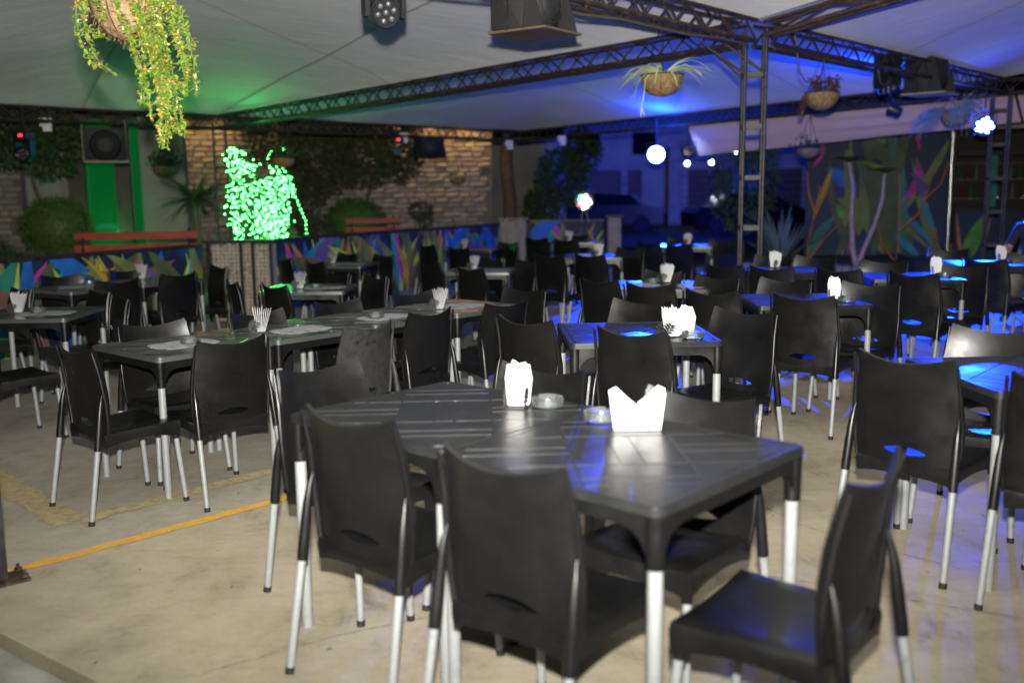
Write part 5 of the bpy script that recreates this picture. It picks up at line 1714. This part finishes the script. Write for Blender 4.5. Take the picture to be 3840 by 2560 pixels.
bush('topiary_bush', 'clipped round bush behind red bench before the stone wall', (-3.3, 21.0, GZ), [((0, 0, 0.98), (0.62, 0.5, 0.5), 4200)], 'leaf_top', None, 0.06, 0.024, 7, shell=0.8)
bush('low_shrub', 'leafy shrub beside the green light tree', (-4.5, 20.3, GZ), [((0, 0, 0.85), (0.5, 0.4, 0.5), 1300), ((0.55, 0, 0.7), (0.4, 0.4, 0.5), 900)], 'leaf_vine', None, 0.1, 0.045, 8)
bush('small_bush', 'small ragged bush standing alone before the stone wall', (-2.05, 22.6, GZ), [((0, 0, 1.18), (0.28, 0.22, 0.2), 380), ((0.1, 0, 0.95), (0.16, 0.14, 0.16), 140)], 'leaf_dark', [[(0.1, 0, 0), (0.1, 0, 1.0)]], 0.09, 0.04, 9)
bush('climbing_vine', 'broad flowering vine hanging over the stone wall', (-3.4, 22.9, GZ), [((-1.0, 0, 2.3), (0.9, 0.25, 0.85), 2600), ((0.0, 0, 2.45), (0.9, 0.25, 0.75), 2600), ((0.85, 0, 2.5), (0.55, 0.25, 0.7), 1300), ((-1.3, 0, 1.7), (0.5, 0.25, 0.5), 700)], 'leaf_vine', [[(-1.2, 0.1, 0), (-1.1, 0.1, 1.0), (-0.8, 0, 1.9)], [(0.0, 0.1, 1.2), (0.15, 0.1, 1.7), (0.2, 0, 2.2)]], 0.13, 0.07, 10, shell=0.3)
bush('climbing_vine', 'orange lit vine at the top left of the stone wall', (-5.2, 22.0, GZ), [((0, 0, 2.7), (0.8, 0.25, 0.5), 900), ((0.4, 0, 2.3), (0.4, 0.2, 0.4), 350)], 'leaf_vine', [[(0.5, 0.1, 0), (0.4, 0.1, 1.4), (0.2, 0, 2.4)]], 0.13, 0.07, 11, shell=0.2)
def rosette(name, label, loc, n, L, w, m, seed, cat='plant', up=0.3, droop=0.5, trunk=0.0):
    t = thing(name, label, cat, loc)
    rng = random.Random(seed); bm = new_bm()
    for k in range(n):
        a = rng.uniform(0, 2*PI)
        blade(bm, (0.03*math.cos(a), 0.03*math.sin(a), trunk), Vector((math.cos(a), math.sin(a), up+rng.uniform(0, 1.6))), L*rng.uniform(0.7, 1.1), w, droop*rng.uniform(0.4, 1.2), 6)
    obj('leaves', bm, m, t)
    if trunk:
        bm = new_bm(); add_tube(bm, [(0, 0, 0), (0.03, 0, trunk*0.5), (0, 0, trunk+0.05)], [0.09, 0.07, 0.06], 8); obj('trunk', bm, 'bark', t, smooth=60)
rosette('yucca', 'spiky yucca left of the slim column', (-5.42, 17.0, GZ), 80, 0.75, 0.05, 'leaf_dark', 3, up=-0.7, droop=0.2, trunk=1.55)
rosette('agave', 'large agave with upright blue grey leaves right of the column', (5.05, 18.4, 0.1), 46, 1.25, 0.1, 'leaf_agave', 5, up=0.5, droop=0.12)
rosette('agave', 'smaller agave beside the short mural wall', (1.3, 22.6, GZ), 30, 1.0, 0.09, 'leaf_agave', 6, up=0.6, droop=0.2)
rosette('agave', 'dark agave behind the short mural wall, left', (0.75, 22.4, GZ), 26, 1.1, 0.1, 'leaf_agave', 8, up=0.7, droop=0.2)
bush('flowering_shrub', 'dark flowering shrub left of the painted bar wall', (4.7, 20.0, 0.0), [((0, 0, 1.6), (0.75, 0.5, 1.0), 2300), ((0.3, 0, 2.4), (0.5, 0.4, 0.5), 700)], 'leaf_dark', None, 0.09, 0.045, 13, shell=0.3)
bush('shade_tree', 'dark ragged tree silhouette between palm trunk and multicoloured lamp', (1.35, 26.0, GZ), [((0, 0, 1.9), (0.7, 0.5, 0.8), 1500), ((0.5, 0, 2.6), (0.5, 0.4, 0.6), 800), ((-0.5, 0, 1.2), (0.5, 0.4, 0.5), 600)], 'leaf_dark', [[(0, 0, 0), (0.05, 0, 1.0), (0.2, 0, 2.4)]], 0.16, 0.07, 21, shell=0.2)
t = thing('palm_tree', 'dark palm trunk right of the stone wall corner', 'tree', (-0.05, 25.6, GZ))
bm = new_bm(); add_tube(bm, [(0, 0, 0), (0.05, 0, 1.2), (-0.05, 0, 2.4), (0, 0, 3.4)], [0.2, 0.17, 0.16, 0.14], 10); obj('trunk', bm, 'bark', t, smooth=60)
bm = new_bm(); rng = random.Random(4)
for k in range(22):
    a = rng.uniform(0, 2*PI); blade(bm, (0, 0, 3.3), Vector((math.cos(a), math.sin(a), 0.5)), 1.3, 0.09, 1.2)
obj('crown', bm, 'leaf_dark', t)
# frangipani: forked pale stems, and bare coral branches on the painted wall's bed
t = thing('frangipani', 'pale forked bare stems growing before the painted wall', 'tree', (6.18, 17.55, 0.1))
bm = new_bm()
add_tube(bm, [(0, 0, 0), (-0.08, 0, 0.35), (-0.12, 0, 0.9), (-0.11, 0, 1.4), (-0.2, 0, 1.85)], [0.055, 0.045, 0.04, 0.036, 0.024], 9)
add_tube(bm, [(0.02, 0, 0), (0.12, 0, 0.3), (0.3, 0, 0.75), (0.42, 0, 1.2), (0.43, 0, 1.65)], [0.05, 0.045, 0.04, 0.036, 0.022], 9)
obj('stems', bm, 'bark_pale', t, smooth=60)
bm = new_bm(); rng = random.Random(14)
for cx, cz in ((-0.2, 1.85), (0.43, 1.65)):
    for k in range(22):
        a = rng.uniform(0, 2*PI); blade(bm, (cx, 0, cz), Vector((math.cos(a), math.sin(a), 0.9)), 0.34, 0.07, 0.6, 5)
obj('crown', bm, 'leaf_dark', t)
def branchy(label, x, y, paths):
    t = thing('bare_branches', label, 'branches', (x, y, 0.05), 0, 'orange bare branches before the painted wall')
    for p in paths:
        bm = new_bm(); add_tube(bm, [(a, 0, b_) for a, b_ in p], [0.02-0.008*i/(len(p)-1) for i in range(len(p))], 6); obj('branch', bm, 'p_orange', t, smooth=60)
branchy('thin forked orange branches left of the pale stems', 5.55, 18.4, [[(0, 0), (0.02, 0.5), (0.12, 1.0), (0.2, 1.5)], [(0.1, 0.9), (0.3, 1.3), (0.38, 1.6)], [(0.0, 0.1), (0.3, 0.5), (0.55, 0.75)], [(0.12, 1.0), (-0.02, 1.4), (-0.05, 1.75)]])
branchy('tall forked orange branches right of the pale stems', 7.15, 18.2, [[(0, 0), (0.03, 0.7), (-0.02, 1.7)], [(0.02, 0.65), (0.35, 0.95), (0.5, 1.35), (0.62, 1.75)], [(0.45, 1.2), (0.75, 1.5), (0.88, 1.9)], [(0, 0.05), (-0.3, 0.45), (-0.4, 0.85)]])
branchy('short orange branches by the bar corner', 8.0, 18.3, [[(0.1, 0), (-0.05, 0.4), (-0.12, 0.7)], [(0.12, 0), (0.2, 0.4)]])

# ------------------------------------------------------------------ benches
def bench(label, loc, rz, L):
    t = thing('bench', label, 'bench', loc, rz, 'red wooden benches')
    for z, y in ((0.92, 0.26), (0.74, 0.24)):
        bm = new_bm(); add_box(bm, (0, y, z), (L, 0.03, 0.11)); bevel_all(bm, 0.006); obj('back_slat', bm, 'red_wood', t)
    for y in (-0.16, -0.04, 0.08):
        bm = new_bm(); add_box(bm, (0, y, 0.45), (L, 0.1, 0.03)); bevel_all(bm, 0.005); obj('seat_slat', bm, 'red_wood', t)
    for s in (-1, 1):
        bm = new_bm(); x = s*(L/2-0.12)
        add_tube(bm, [(x, 0.2, 0), (x, 0.17, 0.45), (x, 0.29, 1.02)], 0.022, 6); obj('leg', bm, 'black', t)
        bm = new_bm(); add_tube(bm, [(x, -0.2, 0), (x, -0.2, 0.42), (x, 0.17, 0.43)], 0.02, 6); obj('leg', bm, 'black', t)
bench('long red bench behind the left mural wall', (-5.5, 14.3, GZ+0.1), 0.12, 1.75)
bench('short red bench in front of the clipped bush', (-2.75, 19.9, GZ+0.12), 0.25, 1.1)

# ------------------------------------------------------------------ parking lot: cars, strings of lamps
def car(label, loc, rz):
    t = thing('parked_car', label, 'car', loc, rz, 'dark parked cars')
    bm = new_bm()
    prof = [(-2.1, 0.3), (-2.12, 0.75), (-1.95, 0.95), (-1.35, 1.02), (-0.85, 1.42), (0.75, 1.48), (1.45, 1.02), (2.05, 0.86), (2.15, 0.6), (2.12, 0.3)]
    add_prism(bm, prof, -0.85, 0.85, lambda a, b_, c: Vector((a, c*(0.82 if b_ > 1.1 else 1.0), b_)))
    obj('body', bm, 'carpaint', t, smooth=30)
    for s in (-1, 1):
        bm = new_bm(); add_prism(bm, [(-1.15, 1.05), (-0.78, 1.36), (0.68, 1.4), (1.2, 1.05)], s*0.846, s*0.862, lambda a, b_, c: Vector((a, c*(0.84 if b_ > 1.1 else 1.0), b_))); obj('window', bm, 'carglass', t)
        for x in (-1.3, 1.35):
            bm = new_bm(); add_lathe(bm, [(0.2, -0.1), (0.32, -0.09), (0.33, 0), (0.32, 0.09), (0.2, 0.1)], 20, (x, s*0.78, 0.33), Matrix.Rotation(PI/2, 3, 'X')); w_ = obj('wheel', bm, 'tyre', t, smooth=50)
            bm = new_bm(); add_lathe(bm, [(0.0, 0.09), (0.19, 0.1), (0.2, 0.06)], 16, (x, s*0.79, 0.33), Matrix.Rotation(-s*PI/2*-1, 3, 'X')); obj('rim', bm, 'steel', w_)
        bm = new_bm(); add_box(bm, (2.1, s*0.62, 0.68), (0.08, 0.3, 0.12)); obj('headlight', bm, 'bottle_c', t)
car('dark car parked beyond the lattice column', (8.6, 36.5, GZ), 0.15)
car('dark car parked behind the blue spotlight', (3.9, 38.5, GZ), 2.9)
def lamp_string(label, pts, bulbs_at):
    t = thing('lamp_string', label, 'lamps', pts[0], 0, 'strings of white lamps over the parking lot')
    o0 = Vector(pts[0])
    bm = new_bm(); add_tube(bm, [Vector(p)-o0 for p in pts], 0.012, 5); obj('cable', bm, 'cable', t)
    for f in bulbs_at:
        k = min(len(pts)-2, int(f*(len(pts)-1))); g_ = f*(len(pts)-1)-k
        p = Vector(pts[k]).lerp(Vector(pts[k+1]), g_)-o0
        bm = new_bm(); bmesh.ops.create_icosphere(bm, subdivisions=2, radius=0.1); 
        bmesh.ops.translate(bm, verts=bm.verts, vec=p+Vector((0, 0, -0.12))); obj('bulb', bm, 'e_white', t, smooth=80)
for x in (6.4, 9.6):
    bm = new_bm(); add_tube(bm, [(0, 0, 0), (0, 0, 3.3)], 0.05, 8); tag(obj('lamp_post', bm, 'truss_clean', None, (x, 40.4, GZ)), 'thin dark post holding the far lamp strings, %s one' % ('left' if x < 8 else 'right'), 'post')
lamp_string('upper string of white lamps over the parking lot', [(6.4, 40.4, 3.15), (7.2, 40.4, 3.18), (8.2, 40.4, 3.2), (9.6, 40.4, 3.1)], (0.33, 0.66, 0.9))
lamp_string('lower string of white lamps over the parking lot', [(6.4, 40.4, 2.62), (7.2, 40.4, 2.66), (8.2, 40.4, 2.7), (9.6, 40.4, 2.6)], (0.33, 0.66))

# ------------------------------------------------------------------ cables along the trusses
def cable(label, pts, r=0.008):
    o0 = Vector(pts[0])
    bm = new_bm(); add_tube(bm, [Vector(p)-o0 for p in pts], r, 6)
    tag(obj('cable', bm, 'cable', None, o0, smooth=60), label, 'cable')
p_ = MT - U*0.3
cable('tan cable run lying along the rusty overhead truss', [MT - U*(0.3+0.5*i) + Vector((0.09, 0.02, -0.03+0.012*math.sin(i*2.1))) for i in range(14)], 0.013)
cable('tan cable run along the right truss', [MT + U*(0.3+0.5*i) + Vector((0.02, -0.1, -0.03+0.014*math.sin(i*1.7))) for i in range(12)], 0.013)
cable('thin cable looping down beside the purple planter', [MT + U*a + Vector((0, -0.1, z)) for a, z in ((0.75, 0.15), (0.8, -0.02), (0.85, -0.2), (1.0, -0.3), (1.2, -0.3), (1.35, -0.2), (1.42, -0.02))], 0.008)
cable('thin cables drooping beside the right moving head', [MT + U*a + Vector((0, -0.12, z)) for a, z in ((2.75, 0.0), (2.78, -0.12), (2.85, -0.2), (3.0, -0.22), (3.1, -0.12))], 0.007)

# ------------------------------------------------------------------ seated person at the right edge
def person():
    ch = CHAIRS[-1]
    t = thing('person', 'person in navy T-shirt seated at the right edge', 'person', ch.location, ch.rotation_euler.z)
    joints = {'pelvis': ((0, -0.06, 0.55), 0.15), 'waist': ((0, -0.09, 0.70), 0.135), 'chest': ((0, -0.08, 0.92), 0.155), 'upper': ((0, -0.06, 1.04), 0.12), 'neck': ((0, -0.04, 1.13), 0.055), 'head0': ((0, -0.02, 1.2), 0.07), 'head1': ((0, 0.0, 1.29), 0.09), 'crown': ((0, -0.01, 1.36), 0.06)}
    edges = [('pelvis', 'waist'), ('waist', 'chest'), ('chest', 'upper'), ('upper', 'neck'), ('neck', 'head0'), ('head0', 'head1'), ('head1', 'crown')]
    for s, n in ((-1, 'l'), (1, 'r')):
        joints.update({n+'sh': ((s*0.17, -0.06, 1.04), 0.07), n+'el': ((s*0.26, 0.04, 0.80), 0.048), n+'wr': ((s*0.16, 0.26, 0.70), 0.032), n+'pa': ((s*0.14, 0.33, 0.70), 0.036),
                       n+'hip': ((s*0.09, 0.0, 0.53), 0.1), n+'kn': ((s*0.12, 0.40, 0.52), 0.066), n+'an': ((s*0.12, 0.42, 0.1), 0.045), n+'to': ((s*0.13, 0.58, 0.045), 0.04)})
        edges += [('upper', n+'sh'), (n+'sh', n+'el'), (n+'el', n+'wr'), (n+'wr', n+'pa'), ('pelvis', n+'hip'), (n+'hip', n+'kn'), (n+'kn', n+'an'), (n+'an', n+'to')]
        for f in range(5):
            b0 = (s*(0.115+0.013*f) if f else s*0.115, 0.35 if f else 0.33, 0.69)
            joints[n+'f%da' % f] = ((b0[0], b0[1]+(0.03 if f else 0.01), 0.69), 0.010)
            joints[n+'f%db' % f] = ((b0[0]-(s*0.03 if f == 0 else 0), b0[1]+(0.06 if f else 0.04), 0.675), 0.008)
            edges += [(n+'pa', n+'f%da' % f), (n+'f%da' % f, n+'f%db' % f)]
    keys = list(joints)
    me = bpy.data.meshes.new('body')
    me.from_pydata([joints[k][0] for k in keys], [(keys.index(a), keys.index(b_)) for a, b_ in edges], [])
    o = bpy.data.objects.new('body', me); COL.objects.link(o)
    sk = o.modifiers.new('skin', 'SKIN'); sk.use_smooth_shade = True
    for i, k in enumerate(keys):
        r = joints[k][1]
        me.skin_vertices[0].data[i].radius = (r*1.12, r) if k in ('chest', 'waist', 'pelvis') else (r, r)
    me.skin_vertices[0].data[0].use_root = True
    o.modifiers.new('sub', 'SUBSURF').levels = 1
    o.modifiers['sub'].render_levels = 1
    dg = bpy.context.evaluated_depsgraph_get()
    me2 = bpy.data.meshes.new_from_object(o.evaluated_get(dg))
    bpy.data.objects.remove(o)
    for m_ in ('skin', 'navy', 'jeans', 'tyre'):
        me2.materials.append(M[m_])
    for p in me2.polygons:
        c = p.center
        p.use_smooth = True
        ax = abs(c.x)
        if c.z < 0.085: p.material_index = 3
        elif c.z < 0.60 and not (c.y > 0.2 and c.z > 0.62): p.material_index = 2 if c.z < 0.6 else 0
        elif c.z > 1.1 and ax < 0.12: p.material_index = 0
        elif c.z < 0.86 and (ax > 0.2 or c.y > 0.09): p.material_index = 0
        else: p.material_index = 1
    body = obj('body', me2, None, t)
    bm = new_bm(); bmesh.ops.create_uvsphere(bm, u_segments=16, v_segments=10, radius=0.108)
    for v in bm.verts:
        v.co = Vector((v.co.x*0.88, v.co.y*1.0 - 0.022, max(v.co.z, -0.03 if v.co.y > 0.03 else -0.09)*1.02 + 1.31))
    obj('hair', bm, 'hair', t, smooth=80)
    bm = new_bm(); add_tube(bm, [(0, 0.085, 1.29), (0, 0.112, 1.262), (0, 0.09, 1.25)], [0.008, 0.015, 0.01], 8)
    add_tube(bm, [(-0.025, 0.088, 1.222), (0, 0.096, 1.22), (0.025, 0.088, 1.222)], 0.007, 6)
    for s in (-1, 1):
        add_tube(bm, [(s*0.092, 0.0, 1.30), (s*0.103, -0.01, 1.285), (s*0.092, 0.0, 1.255)], 0.012, 6)
    obj('face_features', bm, 'skin', t, smooth=60)
    for s in (-1, 1):
        bm = new_bm(); bmesh.ops.create_uvsphere(bm, u_segments=8, v_segments=6, radius=0.011); bmesh.ops.translate(bm, verts=bm.verts, vec=(s*0.032, 0.083, 1.29)); obj('eye', bm, 'whitebox', t)
person()

# ------------------------------------------------------------------ dry leaf bits and grit on the floors
rng = random.Random(31)
bm = new_bm()
for k in range(110):
    x, y = rng.uniform(-2.2, 2.6), rng.uniform(1.9, 5.2)
    upper = (Vector((x, y, 0))-E0).dot(V) < -0.15
    if not upper and y < 4.2 and x > -2.0: continue
    z = 0.004 if upper else GZ+0.008
    s = rng.uniform(0.006, 0.018)
    add_leaf(bm, Vector((x, y, z)), Vector((rng.uniform(-1, 1), rng.uniform(-1, 1), 0.12)), s*1.6, s*rng.uniform(0.5, 1.0), rng.uniform(-0.3, 0.3))
o = obj('floor_litter', bm, 'bark'); tag(o, 'tiny dry leaf bits and grit scattered on the floor', 'litter', kind='stuff')
